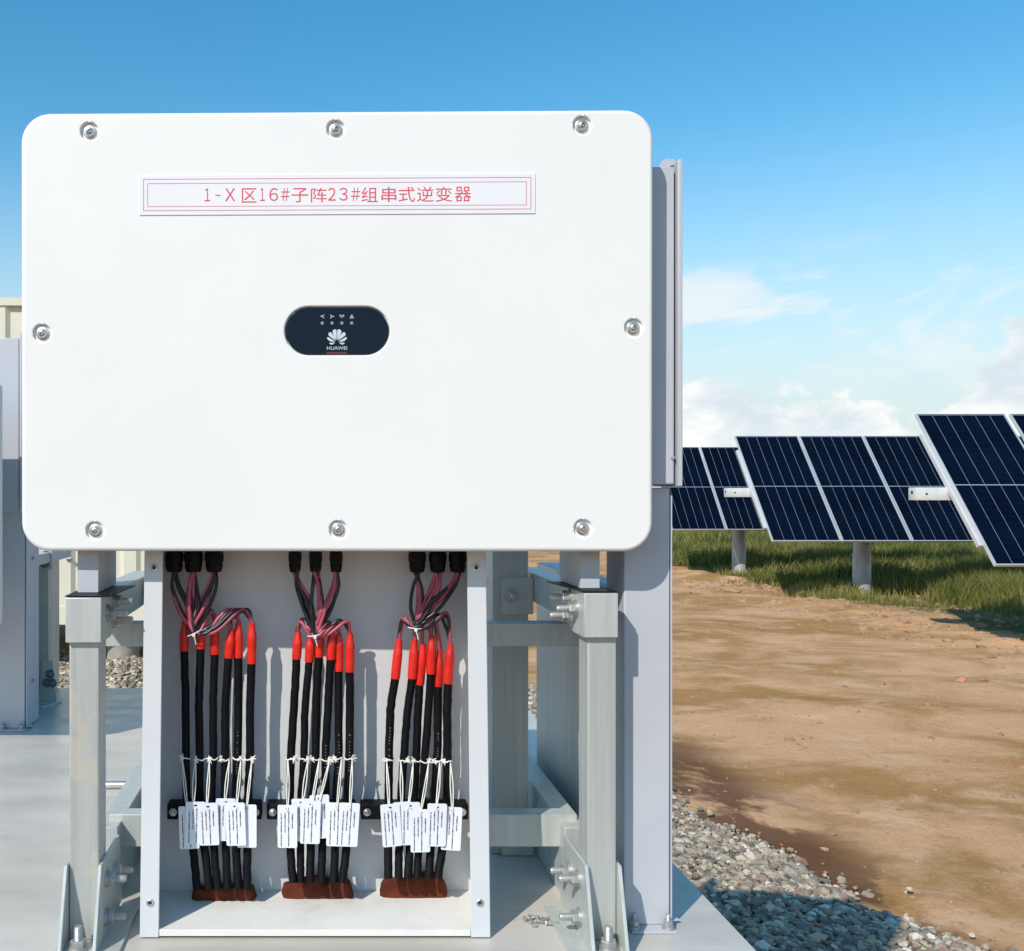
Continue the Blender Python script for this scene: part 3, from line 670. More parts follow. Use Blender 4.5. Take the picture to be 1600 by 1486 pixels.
# ------------------------------------------------------------------ steel rack carrying the inverter
def build_rack():
    root = thing('support_rack', (0.03, 1.75, DECK), 'galvanised steel rack of posts and beams under the large inverter', 'rack')
    g, gp = M['galv'], M['galv_post']
    # front posts with cap brackets
    for s, xa, xb, ca, cb, zt, zl in ((-1, X(108,1.54), X(154.5,1.54), X(102,1.53), X(158,1.53), Z(934,1.53), Z(1004.5,1.53)), (1, X(918,1.54), X(963,1.54), X(913,1.53), X(966,1.53), Z(927,1.53), Z(996.5,1.53))):
        mbox('front_post', gp, root, xa, xb, 1.54, 1.593, DECK+0.007, zl+0.04, bev=0.0025)
        mbox('cap_bracket', g, root, ca, cb, 1.530, 1.5395, zl, zt, bev=0.0015)
        xi = cb if s < 0 else ca; xo = ca if s < 0 else cb
        for xx, k in ((xi, -s), (xo, s)):       # the two cheeks of the cap and the beam they carry
            p0, p1 = (xx-0.004, xx) if k > 0 else (xx, xx+0.004)
            bm = bmesh.new(); prism(bm, [(p0,1.5396,zl), (p0,1.60,zl), (p0,1.66,zl+0.025), (p0,1.66,zt), (p0,1.5396,zt)], (p1-p0,0,0)); fixn(bm); finish(bm, 'cap_cheek', g, root)
        b0, b1 = (ca+0.005, cb-0.0045) if s < 0 else (ca+0.0045, cb-0.005)
        mbox('side_beam', g, root, b0, b1, 1.597, 2.06, zl+0.012, zt-0.002, bev=0.002)
        # hanger channels between the beams and the inverter
        ha, hb = (X(116,1.56), X(149,1.56)) if s < 0 else (X(912.5,1.56), X(943,1.56)); zh = 1.5064
        mbox('hanger_web', M['lavender'], root, ha, hb, 1.581, 1.5838, zt+0.003, zh, bev=0.0005)
        iw = hb if s < 0 else ha
        mbox('hanger_flange', M['lavender'], root, *((iw-0.0028, iw) if s < 0 else (iw, iw+0.0028)), 1.5839, 1.72, zt+0.003, zh, bev=0.0005)
        mbox('hanger_lip', M['lavender'], root, *((iw-0.03, iw-0.003) if s < 0 else (iw+0.003, iw+0.03)), 1.7172, 1.72, zt+0.003, zh, bev=0.0005)
        bm = bmesh.new()
        prism(bm, [(ca-0.001,1.532,zt+0.0012), (cb+(0.012 if s<0 else 0.0),1.535,zt+0.0005), (cb+(0.022 if s<0 else 0.002),1.70,zt+0.0012), (ca-(0.004 if s<0 else 0.02),1.70,zt+0.0012)], (0,0,0.0016)); fixn(bm)
        finish(bm, 'rubber_pad', M['rubber'], root)
        # bolts on the inner faces
        ax = (-s, 0, 0)
        spots = ((1.575, 942), (1.60, 953), (1.575, 967)) if s > 0 else ((1.575, 951), (1.605, 968), (1.58, 975))
        for q, (yy, zz) in enumerate(((1.560, zt-0.018), (1.585, zt-0.040), (1.563, zt-0.056))):
            put_bolt(root, NUT, (xi, 1.62+[-0.0, -0.045, 0.0][q], zt-[0.016, 0.030, 0.047][q]), ax)
        # gussets at the foot
        gi = X(154.5,1.54)+0.0006 if s < 0 else X(918,1.54)-0.0006; go = X(108,1.54)-0.0006 if s < 0 else X(963,1.54)+0.0006
        for xx, k, back in ((gi, -s, 1.69), (go, s, 1.62)):
            bm = bmesh.new(); t = 0.0055*k
            prism(bm, [(xx,1.490,DECK+0.0066), (xx,1.532,1.0), (xx,back-0.02,1.0), (xx,back,DECK+0.0066)], (t,0,0)); fixn(bm)
            bmesh.ops.bevel(bm, geom=bm.edges[:], offset=0.0008, segments=1, affect='EDGES'); finish(bm, 'gusset_plate', g, root)
        fi = gi - s*0.0055
        f0, f1 = sorted((fi - s*0.034, go + s*0.014)); mbox('foot_plate', g, root, f0, f1, 1.488, 1.67, DECK+0.0004, DECK+0.0064, bev=0.001)
        for yy, zz in ((1.567, 0.965), (1.625, 0.955), (1.562, 0.905)): put_bolt(root, NUT, (fi, yy, zz), ax)
        o = put_bolt(root, NUT, ((gi+go)/2+0.002*s, 1.512, DECK+0.0064), (0,0,1)); o.scale = (1.1, 1.15, 1.15)
        # floor rail running back
        r0, r1 = sorted((fi + s*0.010, fi + s*0.050)); mbox('floor_rail', g, root, r0, r1, 1.70, 2.30, DECK+0.0006, 1.002, bev=0.002)
        # back post with its plates
        q0, q1 = sorted((fi - s*0.006, fi - s*0.078)); mbox('back_post', gp, root, q0, q1, 1.92, 1.972, DECK+0.001, 1.55, bev=0.0025)
        a, b = sorted((fi + s*0.002, fi - s*0.062)); mbox('back_plate', g, root, a, b, 1.912, 1.9195, Z(960,1.912), Z(903,1.912), bev=0.001)
        put_bolt(root, NUT, ((a+b)/2 - 0.012*s, 1.912, Z(930,1.912)), (0,-1,0)); put_bolt(root, NUT, (b-0.004 if s > 0 else a+0.004, 1.955, Z(931,1.955)), (s,0,0))
        mbox('back_foot', g, root, a, b, 1.911, 1.9193, DECK+0.001, DECK+0.068, bev=0.001)
    mbox('crossbar', g, root, X(150,1.75), X(903,1.75), 1.745, 1.785, Z(1010,1.745), Z(974,1.745), bev=0.0015)
    mbox('crossbar', g, root, X(168,1.72), X(905,1.72), 1.7345, 1.7695, Z(1323,1.735), Z(1288,1.735)+0.018, bev=0.0015)
    return root
rack = build_rack()
def far_post():
    t = thing('slim_upright', (0.407, 2.31, DECK), 'slim pale grey upright just visible right of the open cable box', 'post')
    mbox('channel', M['lavender'], t, 0.400, 0.419, 2.28, 2.33, DECK+0.001, 1.62, bev=0.002)
    for py in (905, 912, 1205, 1225): put_bolt(t, NUT_D, (0.408, 2.28, Z(py, 2.28)), (0,-1,0)).scale = (0.6, 0.7, 0.7)
far_post()

# ------------------------------------------------------------------ open cable box under the inverter
BACK = 1.714
def build_cable_box():
    root = thing('cable_box', (0, 1.64, DECK), 'open white-grey cable box hanging under the large inverter', 'cable box')
    m = M['cabinet']; zt, zb = 1.5065, DECK+0.002; dt, db = 1.603, 1.560
    def yf(z): return db + (dt-db)*(z-zb)/(zt-zb)
    for s, xo, xi in ((-1, -0.293, -0.262), (1, 0.277, 0.2455)):
        bm = bmesh.new(); prism(bm, [(xo, dt, zt), (xi, dt, zt), (xi, db, zb), (xo, db, zb)] if s < 0 else [(xi, dt, zt), (xo, dt, zt), (xo, db, zb), (xi, db, zb)], (0, 0.0025, 0)); fixn(bm)
        bmesh.ops.bevel(bm, geom=bm.edges[:], offset=0.0008, segments=2, affect='EDGES'); fl = finish(bm, 'front_flange', m, root)
        bm = bmesh.new(); x0 = xo - 0.0022*s; prism(bm, [(x0, db+0.0026, zb), (x0, BACK, zb), (x0, BACK, zt), (x0, dt+0.0026, zt)], (-0.002*s, 0, 0)); fixn(bm); finish(bm, 'side_wall', m, root)
        for z in ((Z(887,1.60)), (Z(1410,1.565))):
            bm = bmesh.new(); c = (xo+(0.0165 if s < 0 else -0.0165), yf(z)-0.0002, z)
            lathe(bm, [(0.0062, 0), (0.0062, 0.0012), (0.0052, 0.0020), (0.0036, 0.0016), (0.0032, -0.0005), (0, -0.0005)], 18, c, (0,-1,0)); fixn(bm)
            rv = finish(bm, 'rivet_nut', M['steel'], root, 40)
            bm = bmesh.new(); lathe(bm, [(0.0031, 0), (0, 0.0002)], 14, (c[0], c[1], c[2]), (0,-1,0)); fixn(bm); finish(bm, 'thread_hole', M['socket'], rv)
    mbox('back_wall', m, root, -0.2908, 0.2748, BACK+0.0004, BACK+0.003, zb, zt, bev=0)
    fz = 0.884
    bm = bmesh.new(); prism(bm, [(-0.2890, db+0.004, fz-0.004), (0.2730, db+0.004, fz-0.004), (0.2730, BACK-0.0004, fz-0.004), (-0.2890, BACK-0.0004, fz-0.004)], (0,0,0.004)); fixn(bm); finish(bm, 'floor_board', M['cream'], root)
    mbox('front_lip', M['cream'], root, -0.2612, 0.2448, db+0.0005, db+0.0038, zb+0.002, fz+0.0005, bev=0.0006)
    # black cable clamps on the back wall
    for a, b in ((262, 409), (417, 556), (564, 731)):
        x0, x1 = X(a, 1.69), X(b, 1.69)
        c = mbox('cable_clamp', M['rubber'], root, x0, x1, 1.683, BACK, Z(1281,1.683), Z(1257,1.683), bev=0.002)
        for x in (x0+0.0105, x1-0.0105):
            bm = bmesh.new(); lathe(bm, [(0.0068, 0), (0.0068, 0.0012), (0.0050, 0.0014), (0.0048, 0.0042), (0.0030, 0.0056), (0, 0.0058)], 14, (x, 1.683, Z(1269,1.683)), (0,-1,0)); fixn(bm); finish(bm, 'clamp_screw', M['steel'], c, 40)
    return root
cable_box = build_cable_box()

# ------------------------------------------------------------------ cables
ORD = ['leftmost', 'second from left', 'third from left', 'fourth from left', 'fifth from left', 'rightmost']
SIDE = ['left', 'middle', 'right']
BUND = [
 [[(203,305),(203,403),(207,600),(210,790),(212,950),(235,1120),(250,1262)], [(262,332),(263,395),(257,600),(258,790),(258,950),(275,1110),(290,1262)],
  [(312,302),(312,415),(307,600),(305,790),(300,950),(308,1110),(320,1262)], [(372,330),(362,428),(350,600),(347,790),(345,950),(352,1100),(358,1262)],
  [(397,305),(397,427),(397,600),(395,790),(387,950),(390,1110),(395,1262)], [(446,308),(443,448),(438,600),(436,790),(432,950),(430,1110),(428,1262)]],
 [[(612,340),(607,432),(597,600),(585,790),(580,950),(583,1110),(593,1240)], [(655,362),(652,442),(638,600),(630,790),(622,950),(620,1110),(620,1240)],
  [(690,345),(687,425),(678,600),(672,790),(662,950),(655,1110),(655,1240)], [(733,342),(728,433),(718,600),(712,790),(707,950),(700,1110),(695,1240)],
  [(757,348),(758,475),(755,600),(755,790),(748,950),(743,1110),(738,1240)], [(798,345),(797,478),(797,600),(795,790),(790,950),(783,1110),(772,1240)]],
 [[(975,365),(962,502),(945,620),(937,790),(935,950),(935,1110),(937,1225)], [(1030,368),(1020,502),(1005,640),(990,790),(980,950),(975,1110),(972,1225)],
  [(1060,382),(1050,524),(1040,650),(1035,790),(1025,950),(1012,1110),(1008,1225)], [(1092,352),(1087,485),(1078,650),(1067,790),(1058,950),(1045,1110),(1040,1225)],
  [(1120,405),(1113,530),(1112,650),(1112,790),(1100,950),(1090,1110),(1080,1225)], [(1160,382),(1152,520),(1147,650),(1147,790),(1145,950),(1130,1110),(1115,1225)]]]
TIE = [(240,348), (672,355), (1032,330)]
GL = [(165,235,310), (601,675,749), (1040,1113,1185)]
DEP = [1.668, 1.664, 1.668, 1.662, 1.668, 1.664]
def Q(zx, zy, d): return Vector((X(200+zx/2.3, d), d, Z(840+zy/2.3, d)))
CABLE_AT = {}
def build_cables():
    for b, bundle in enumerate(BUND):
        for i, path in enumerate(bundle):
            d0 = DEP[i]; pts = []
            for k, (zx, zy) in enumerate(path):
                d = d0 if k < 4 else (1.672 if k == 4 else (1.660 if k == 5 else 1.645))
                pts.append(Q(zx + random.uniform(-2, 2)*(k > 0), zy, d))
            root = thing('power_cable', pts[-1], f'{ORD[i]} thick black cable with red sleeve in the {SIDE[b]} bundle', 'cable', 'thick black cables with red sleeves')
            rr = 0.0070 + random.uniform(-.0003, .0004)
            bm = bmesh.new(); sm = catmull(pts[1:], 8); sm = [p + Vector((random.gauss(0, .0003), 0, 0)) for p in sm]; tube(bm, sm, rr, 14); fixn(bm); finish(bm, 'jacket', M['cable'], root, 60)
            # heat-shrink sleeve, necked at its upper end
            top, bot = pts[0], pts[1] + (pts[2]-pts[1]).normalized()*0.002; n = 12; sl = []; rs = []; neck = random.uniform(0.22, 0.42)
            for k in range(n+1):
                t = k/n; sl.append(bot.lerp(top, t)); rs.append(0.0083 if t < 1-neck else 0.0083 - 0.0028*min(1, (t-1+neck)/neck*1.6) + random.uniform(-.0003, .0003))
            rs[0] = 0.0079
            bm = bmesh.new(); tube(bm, sl, rs, 14); fixn(bm); finish(bm, 'heat_shrink_sleeve', M['sleeve'], root, 60)
            # two thin wires up to a gland
            T = TIE[b]
            for wv, mm in ((0, 'wire_red'), (1, 'wire_black'), (2, 'wire_red' if i % 2 == 0 else 'wire_black')):
                gx = GL[b][min(2, (i*2+wv % 2)*3//12)] if b != 1 else GL[b][(i+wv) % 3]
                gx = GL[b][(i + wv*2) % 3] if i in (1, 4) else gx
                jit = random.uniform(-17, 17)
                g = Q(gx + random.uniform(-9, 9), 122, 1.66 + random.uniform(-.006, .006))
                g2 = Q(gx + (T[0]-gx)*0.12 + jit, 175, 1.655 + random.uniform(-.004, .004))
                m1 = Q(gx + (T[0]-gx)*0.55 + jit*1.4, 255 + random.uniform(-15, 15), 1.650 + random.uniform(-.008, .006))
                tt = Q(T[0] + random.uniform(-9, 9), T[1] - 8 + random.uniform(-8, 8), 1.648 + random.uniform(-.006, .006))
                c = path[0]; dx = c[0]-T[0]
                arch = min(c[1], T[1]) - (12 + 0.16*abs(dx)) - random.uniform(0, 14)
                p4 = Q(T[0] + dx*0.35, T[1] - 2 - random.uniform(0, 25), 1.645 + random.uniform(-.004, .006))
                p5 = Q(T[0] + dx*random.uniform(0.68, 0.92), max(arch - random.uniform(0, 14), 258), 1.655 + random.uniform(-.004, .004))
                e1 = Q(c[0] + random.uniform(-4, 4), c[1]-6, d0 + wv*0.002); e2 = Q(c[0], c[1]+25, d0)
                ps = [g + Vector((0, 0, 0.02)), g, g2, m1, tt, p4, p5, e1, e2]
                bm = bmesh.new(); tube(bm, catmull(ps, 7), 0.0031, 8); fixn(bm); finish(bm, mm[5:] + '_wire', M[mm], root, 80)
            # white print on a few jackets
            if (b, i) in ((1, 3), (1, 4), (1, 5), (2, 0), (0, 4), (2, 4)):
                bm = bmesh.new(); zs = random.uniform(0.12, 0.2); k0 = random.randint(8, 12)
                for k in range(14):
                    t = k0 + k*0.5; j = int(t); p = sm[j].lerp(sm[j+1], t-j)
                    if random.random() < 0.7: box(bm, p.x-0.0012+random.uniform(-.0005,.0005), p.x+0.0010, p.y-rr-0.0002, p.y-rr+0.0006, p.z-0.0009, p.z+random.uniform(0.0000,0.0009))
                finish(bm, 'jacket_print', M['jacket_ink'], root)
            CABLE_AT[(b, i)] = (sm, rr)
        # nylon tie holding the wires together
        c = Q(T[0], T[1]-6, 1.647); t = thing('cable_tie', c, f'thin white nylon tie round the wires of the {SIDE[b]} bundle', 'cable tie', 'white nylon ties')
        bm = bmesh.new(); tube(bm, [c + Vector((0.0125*math.cos(a), 0.012*math.sin(a), 0.006*math.cos(a)*(1-b*0.6))) for a in (2*math.pi*k/20 for k in range(21))], 0.0011, 6, False); fixn(bm); finish(bm, 'loop', M['tie'], t, 80)
        bm = bmesh.new(); e = c + Vector((0.0, -0.0125, -0.002)); box(bm, e.x-.0025, e.x+.0025, e.y-.002, e.y+.002, e.z-.003, e.z+.002, bev=.0005); tube(bm, [e, e+Vector((0.002,-0.001,-0.008)), e+Vector((0.004,-0.001,-0.016))], 0.0009, 6); finish(bm, 'head', M['tie'], t)
build_cables()

def build_putty():
    for b, (x0, x1, y0, y1) in enumerate(((231, 458, 1248, 1306), (555, 808, 1222, 1300), (907, 1146, 1205, 1296))):
        d0 = 0.716*K/((840+y1/2.3)-765); d1 = min(1.700, d0 + 0.062); zt = Z(840+y0/2.3, d0+0.015); xa, xb = X(200+x0/2.3, d0+0.01), X(200+x1/2.3, d0+0.01)
        bm = bmesh.new(); nu, nv = 44, 20; cx, hw = (xa+xb)/2, (xb-xa)/2; cy, hd = (d0+d1)/2, (d1-d0)/2; hh = zt-0.8842; grid = []
        for iu in range(nu+1):
            row = []; t = -1+2*iu/nu
            for iv in range(nv+1):
                a = math.pi*iv/nv; e = 0.42
                endf = max(0.0, 1-abs(t)**5)**0.35
                cyv = -math.copysign(abs(math.cos(a))**e, math.cos(a)); szv = abs(math.sin(a))**e
                x = cx + hw*t; n1 = float(fbm(np.array([x+szv*.02]), np.array([cyv*.02+b]), 60, 3, 60+b)[0])-0.5; n2 = float(fbm(np.array([x]), np.array([b*3.0+cyv*.015]), 26, 3, 80+b)[0])-0.5
                row.append(bm.verts.new((x + n1*0.007, cy + hd*cyv*(0.35+0.65*endf)*(1+0.5*n2) + n1*0.004, 0.8842 + hh*szv*(0.25+0.75*endf)*(1+1.1*n2+0.35*n1))))
            grid.append(row)
        for iu in range(nu):
            for iv in range(nv): bm.faces.new((grid[iu][iv], grid[iu+1][iv], grid[iu+1][iv+1], grid[iu][iv+1]))
        bm.faces.new(grid[0]); bm.faces.new(grid[-1][::-1])
        bmesh.ops.remove_doubles(bm, verts=bm.verts[:], dist=1e-5)
        fixn(bm); o = finish(bm, 'sealing_putty', M['putty'], None, 50)
        tag(o, f'brown lump of sealing putty round the foot of the {SIDE[b]} cable bundle', 'putty', 'brown putty lumps')
build_putty()

TAGS = [
 [(219,1042,213,980,2),(242,1026,235,962,-1),(290,1030,283,970,2),(350,1014,348,955,-1),(387,1030,390,968,2),(427,1037,427,970,0)],
 [(573,1038,573,975,0),(625,1015,627,952,2),(656,1023,660,962,-2),(689,1003,690,940,1),(750,1031,752,968,-2),(794,1032,798,969,-4)],
 [(946,1034,938,972,4),(990,1027,984,966,3),(1014,1028,1008,966,0),(1051,1054,1050,992,0),(1109,1033,1108,970,-2),(1163,1046,1166,982,-3)]]
def tag_parts():
    w, h = 0.0335, 0.0735; bm = bmesh.new()
    panel(bm, (0, 0, w, h, 0.003), [(0, h/2-0.0062, 0.0055, 0.0026, 0.0012)], -0.0004, 0.0008, 0.0002, 1); fixn(bm)
    card = bpy.data.meshes.new('card'); bm.to_mesh(card); bm.free(); card.materials.append(M['card'])
    bm = bmesh.new(); rnd = random.Random(3)
    for xx, z0, z1 in ((-0.0105, 0.022, -0.0345), (-0.0040, 0.024, -0.010), (0.0022, 0.026, -0.0345), (0.0085, 0.022, -0.004)):
        z = z0
        while z > z1:
            L = rnd.uniform(0.0008, 0.0022); ww = rnd.uniform(0.0013, 0.0024)
            box(bm, xx-ww/2+rnd.uniform(-.0003,.0003), xx+ww/2, -0.00052, -0.00041, z-L, z); z -= L + rnd.uniform(0.0002, 0.0007)
    pr = bpy.data.meshes.new('printed_lines'); bm.to_mesh(pr); bm.free(); pr.materials.append(M['ink'])
    bm = bmesh.new(); box(bm, -0.0026, 0.0026, -0.00050, -0.00041, h/2-0.0076, h/2-0.0048); hole = bpy.data.meshes.new('slot'); bm.to_mesh(hole); bm.free(); hole.materials.append(M['ink'])
    return card, pr, hole
def build_tags():
    card, pr, hole = tag_parts()
    for b, row in enumerate(TAGS):
        for i, (cx, cy, hx, hy, rot) in enumerate(row):
            d = 1.642 - 0.0022*((i*2+b) % 3) - (0.003 if i in (0, 2, 4) else 0)
            c = Q(cx, cy, d)
            t = thing('cable_tag', c, f'white printed tag on a string from the {ORD[i]} cable of the {SIDE[b]} bundle', 'tag', 'white tags hanging on the cables')
            k = bpy.data.objects.new('card', card); COL.objects.link(k); k.location = c; k.rotation_euler = (R(random.uniform(-3, 3)), R(-rot), R(random.uniform(-6, 6))); attach(k, t)
            if not (b == 0 and i == 5):
                o = bpy.data.objects.new('printed_lines', pr); COL.objects.link(o); o.parent = k
            o = bpy.data.objects.new('slot', hole); COL.objects.link(o); o.parent = k
            # string looped round the cable
            sm, rr = CABLE_AT[(b, i)]; zr = Z(840+(797+(6 if b == 2 else 0))/2.3, 1.66) + random.uniform(-.0015, .0015)
            p = min(sm, key=lambda q: abs(q.z-zr)); bm = bmesh.new()
            tube(bm, [Vector((p.x+(rr+.0012)*math.cos(a), p.y+(rr+.0012)*math.sin(a), zr+0.0012*math.sin(3*a+i))) for a in (2*math.pi*q/18 for q in range(19))], 0.0012, 6, False)
            s = -1 if (hx < cx + 2 and i < 3) else 1
            kn = Vector((p.x + s*rr*random.uniform(0.6, 1.25), p.y-rr*0.8, zr)); hh = Q(hx, hy, d-0.0008)
            for off in (-0.0011, 0.0012):
                mid = kn.lerp(hh, 0.5) + Vector((off*1.8 + random.uniform(-.001, .001), -0.003, 0))
                tube(bm, catmull([kn, mid, hh + Vector((off*0.6, 0, 0)), hh + Vector((0, 0.002, -0.003))], 5), 0.0011, 5)
            fixn(bm); finish(bm, 'string', M['string'], t, 80)
            bm = bmesh.new(); ke = Vector((p.x - s*rr*0.9, p.y-rr*0.75, zr)) if random.random() < .4 else kn.copy()
            for q in range(16):
                v = Vector((random.gauss(0, 1), random.gauss(0, .6), random.gauss(0, 1))).normalized()*random.uniform(.004, .0095)
                tube(bm, [ke, ke+v*.5+Vector((0, 0, .0006)), ke+v], [.0015, .0012, .0005], 5)
            bmesh.ops.create_icosphere(bm, subdivisions=1, radius=0.0036, matrix=Matrix.Translation(ke)); finish(bm, 'frayed_knot', M['string'], t)
build_tags()

# ------------------------------------------------------------------ small things on the deck
def build_loose():
    # heap of short screws
    for i, (px, py, a, l) in enumerate(((822, 1436, 20, .016), (829, 1440, 80, .018), (838, 1434, 140, .015), (842, 1440, -30, .019), (850, 1437, 35, .016), (855, 1443, -20, .020), (834, 1445, 100, .014))):
        d = (1.6-DECK-0.004)*K/(py-765); p = Vector((X(px, d), d, DECK+0.0045)); v = Vector((math.cos(R(a)), math.sin(R(a)), 0.12 if i % 2 else 0.0)).normalized()
        t = thing('loose_screw', p, ['loose silver screw at the left end of the small heap on the deck', 'loose silver screw lying front left in the small heap', 'loose silver screw at the back of the small heap', 'loose silver screw in the middle of the small heap', 'loose silver screw lying behind the right end of the heap', 'loose silver screw at the right end of the small heap', 'loose silver screw lying foremost in the small heap'][i], 'screw', 'loose screws heaped on the deck')
        bm = bmesh.new(); pr = [(0, 0)]; h = 0
        while h < l: pr += [(0.0023, h), (0.0019, h+0.0008)]; h += 0.0016
        pr += [(0, h)]; lathe(bm, pr, 10, p, v); fixn(bm); finish(bm, 'shank', M['steel'], t, 30)
        bm = bmesh.new(); lathe(bm, [(0, -0.004), (0.0042, -0.004), (0.0046, -0.003), (0.0046, 0), (0, 0)], 6, p, v); fixn(bm); finish(bm, 'head', M['steel'], t, 30)
    d = (1.6-DECK)*K/(1233-765); t = thing('metal_rod', (X(190, d), d, DECK), 'polished metal rod with stepped end lying on the deck behind the left post', 'rod')
    bm = bmesh.new(); z = DECK+0.0095; lathe(bm, [(0, 0), (.0065, 0), (.0090, .004), (.0090, .115), (.0065, .118), (.0065, .140), (.0050, .142), (0, .142)], 14, (X(128, d), d, z), (1, 0.04, 0)); fixn(bm); finish(bm, 'shaft', M['steel'], t, 35)
    bm = bmesh.new(); x = X(219, d); lathe(bm, [(.0066, 0), (.0088, .001), (.0088, .010), (.0066, .011)], 14, (x-.022, d+.0055, z), (1, .04, 0)); fixn(bm); finish(bm, 'collar', M['bolt'], t, 35)
    d = (1.6-DECK)*K/(1241-765); p = Vector((X(206, d), d, DECK+.004)); t = thing('loose_nut', p, 'small metal nut lying in front of the metal rod', 'nut')
    bm = bmesh.new(); lathe(bm, [(.0035, -.0035), (.007, -.0035), (.007, .0035), (.0035, .0035), (.0035, -.0035)], 6, p); fixn(bm); finish(bm, 'nut_body', M['bolt'], t, 20)
build_loose()

# ------------------------------------------------------------------ neighbouring unit at the left
def build_neighbour():
    c = copy_tree(inverter); c.location = inverter.location + Vector((-1.404, 1.0, -0.29)); c['label'] = 'edge of a second white inverter cut off by the left picture edge'; c['group'] = 'white inverters'; inverter['group'] = 'white inverters'
    c = copy_tree(enclosure); c.location = enclosure.location + Vector((-1.497, 1.32, -0.075)); c['label'] = 'grey sheet-metal enclosure at the left picture edge behind the second inverter'; c['group'] = 'grey enclosures'; enclosure['group'] = 'grey enclosures'
    c = copy_tree(leg); c.location = leg.location + Vector((-1.482, 1.32, 0)); c.scale = (1, 1, 0.92); c['label'] = 'tall grey sheet-metal stand at the left picture edge, farther back'; c['group'] = 'sheet-metal stands'; leg['group'] = 'sheet-metal stands'
    d = 3.30; root = thing('rear_post', (X(68, d), d, DECK), 'galvanised rear post with bolted foot behind the left grey stand', 'post')
    x1 = X(76, d)
    mbox('post', M['galv_post'], root, x1-0.09, x1, d, d+0.05, DECK+0.004, Z(862, d)+0.12, bev=0.002)
    mbox('top_plate', M['galv'], root, x1-0.06, x1+0.014, d-0.008, d-0.001, Z(890, d), Z(860, d), bev=0.001)
    for px, py in ((61, 872), (70, 880), (72, 868)): put_bolt(root, NUT_D, (X(px, d-.008), d-.008, Z(py, d-.008)), (0,-1,0)).scale = (.8, 1.2, 1.2)
    bm = bmesh.new(); dd = d-0.01; prism(bm, [(X(60,dd), dd, DECK+0.006), (X(88,dd), dd, DECK+0.006), (X(82,dd), dd, Z(1032,dd)), (X(66,dd), dd, Z(1032,dd))], (0, .006, 0)); fixn(bm); finish(bm, 'foot_gusset', M['galv'], root)
    bm = bmesh.new(); prism(bm, [(X(56,d), d-.10, DECK+.0008), (X(80,d), d-.10, DECK+.0008), (X(98,d), d-.012, DECK+.0008), (X(60,d), d-.012, DECK+.0008)], (0,0,.005)); fixn(bm); finish(bm, 'foot_plate', M['galv'], root)
    for px, py in ((78, 1053), (73, 1067), (82, 1067)): put_bolt(root, NUT_D, (X(px, dd), dd, Z(py, dd)), (0,-1,0)).scale = (.8, 1.1, 1.1)
    mbox('foot_rail', M['galv'], root, x1-0.085, x1-0.03, d-0.28, d-0.105, DECK+.001, DECK+.10, bev=.002)
build_neighbour()

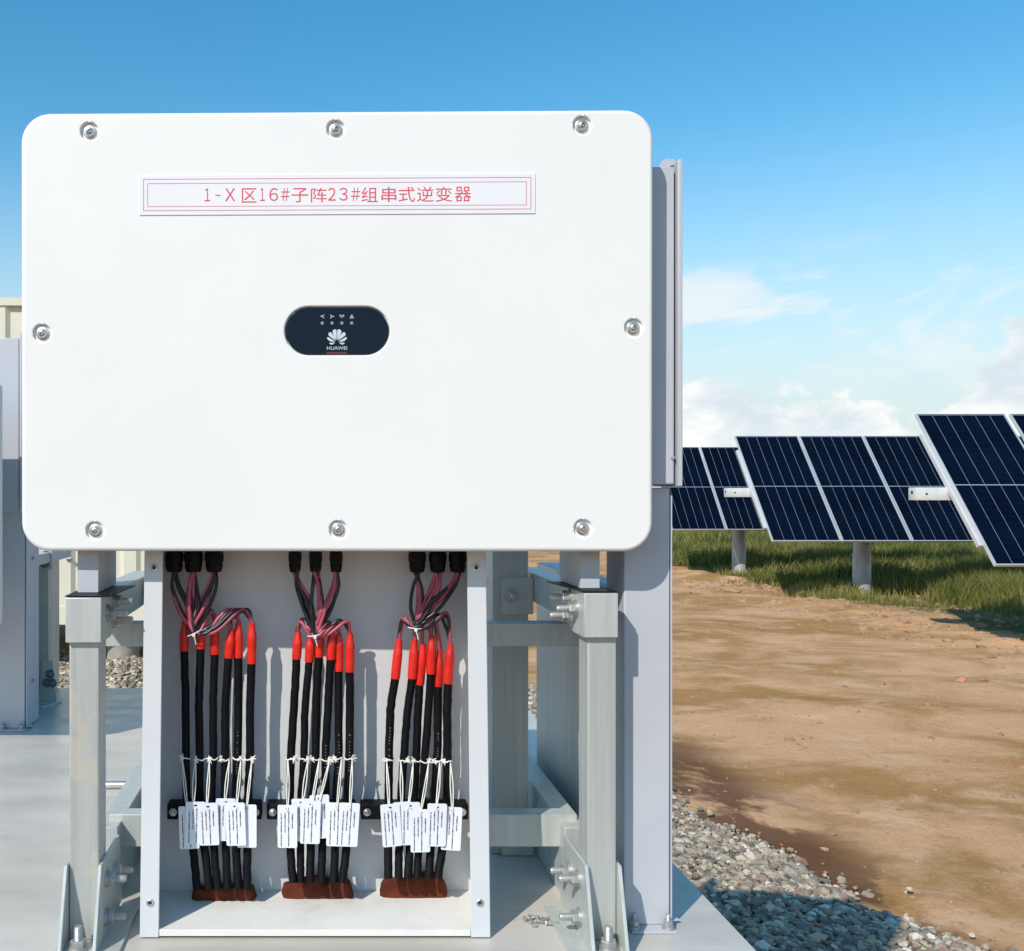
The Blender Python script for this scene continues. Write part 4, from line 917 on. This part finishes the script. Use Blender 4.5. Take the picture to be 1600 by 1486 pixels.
# ------------------------------------------------------------------ solar trackers
TILT = R(51.4)
def build_trackers():
    W, L, T = 0.985, 2.02, 0.035
    # module in local coordinates: x along the row, y up the slope, z out of the glass
    bm = bmesh.new(); f = 0.009
    for q in ((0, W, 0, f), (0, W, L-0.005, L), (0, f, f, L-0.005), (W-f, W, f, L-0.005)): box(bm, q[0]-W/2, q[1]-W/2, q[2]-L/2, q[3]-L/2, -T, 0.0)
    frame = bpy.data.meshes.new('panel_frame'); bm.to_mesh(frame); bm.free(); frame.materials.append(M['pv_frame'])
    bm = bmesh.new(); box(bm, -W/2+f, W/2-f, -L/2+f, L/2-f, -0.012, -0.006); sheet = bpy.data.meshes.new('backsheet'); bm.to_mesh(sheet); bm.free(); sheet.materials.append(M['pv_back'])
    iw = W-2*f-0.016; cw = iw/6; g = 0.0055; hl = (L-2*f-0.016)/2
    bm = bmesh.new(); box(bm, -(cw-g)/2, (cw-g)/2, -(hl-0.009)/2, (hl-0.009)/2, -0.006, -0.0045); cell = bpy.data.meshes.new('cell_strip'); bm.to_mesh(cell); bm.free(); cell.materials.append(M['pv_cell'])
    rot = Matrix.Rotation(TILT, 4, 'X')
    rows = ((10.10, 6.62, 5, 'nearest solar tracker row, cut off by the right picture edge', (8.15+0.15,)), (14.48, 6.50, 6, 'middle solar tracker row with three panels in full view', (8.20, 14.6)), (18.40, 6.50, 6, 'farthest solar tracker row, just right of the grey stand', (8.05, 14.6)))
    for ri, (d, x0, n, lab, posts) in enumerate(rows):
        zc = 1.60
        root = thing('solar_tracker', (x0+2, d, 0), lab, 'solar panels', 'rows of solar trackers')
        off = Vector((0, -math.sin(TILT), math.cos(TILT)))    # out of the glass
        for k in range(n):
            gap = 0.025 + (0.035 if ri == 0 else 0)
            c = Vector((x0 + W/2 + k*(W+gap), d, zc)) + off*0.085
            p = bpy.data.objects.new('solar_panel', frame); COL.objects.link(p); p.matrix_basis = Matrix.Translation(c) @ rot; attach(p, root)
            s = bpy.data.objects.new('backsheet', sheet); COL.objects.link(s); s.parent = p
            for r in (-1, 1):
                for q in range(6):
                    o = bpy.data.objects.new('cell_strip', cell); COL.objects.link(o); o.parent = p; o.location = ((q-2.5)*cw, r*(hl/2+0.003), 0)
        xe = x0 + n*(W+0.03); a = 0.068
        bm = bmesh.new(); box(bm, x0-0.36, xe+0.1, d-a+0.05, d+a+0.05, zc-0.045-a, zc-0.045+a, bev=0.008)
        tb = finish(bm, 'torque_tube', M['tube_white'], root, 40)
        bm = bmesh.new(); lathe(bm, [(0.018, 0), (0.018, 0.004), (0.010, 0.005), (0, 0.004)], 14, (x0-0.36, d+0.05, zc-0.03), (-1,0,0)); fixn(bm); finish(bm, 'tube_end_plug', M['dark_metal'], tb)
        bm = bmesh.new(); lathe(bm, [(0.012, 0), (0.012, 0.004), (0, 0.004)], 12, (x0-0.25, d-a+0.05, zc-0.045), (0,-1,0)); fixn(bm); finish(bm, 'tube_hole', M['dark_metal'], tb)
        for px in posts:
            bm = bmesh.new(); lathe(bm, [(0, -0.2), (0.125, -0.2), (0.125, 0.62), (0.116, 0.64), (0.116, zc-0.36), (0, zc-0.36)], 24, (px, d+0.05, 0)); fixn(bm); finish(bm, 'pile', M['pile'], root, 35)
            bm = bmesh.new(); box(bm, px-0.05, px+0.05, d-0.03, d+0.13, zc-0.36, zc-0.115, bev=.006); box(bm, px+0.12, px+0.32, d-0.05, d+0.09, zc-0.62, zc-0.52, bev=.02); box(bm, px+0.02, px+0.20, d, d+0.06, zc-0.56, zc-0.50, bev=.01); finish(bm, 'bearing_bracket', M['dark_metal'], root)
        for k in range(n+1):
            xx = x0 + k*(W+0.025) - 0.012; bm = bmesh.new(); c = Vector((xx, d, zc)) + off*0.045
            u = Vector((0, math.cos(TILT), math.sin(TILT)))
            prism(bm, [c - u*0.75 + Vector((-.02,0,0)), c - u*0.75 + Vector((.02,0,0)), c + u*0.75 + Vector((.02,0,0)), c + u*0.75 + Vector((-.02,0,0))], off*-0.04); fixn(bm); finish(bm, 'purlin', M['pv_frame'], root)
build_trackers()

# slight set of the inverter on its hangers
inverter.rotation_euler = (R(0.25), 0, R(-0.9))
for o in bpy.data.objects:
    if '_o' in o: del o['_o']
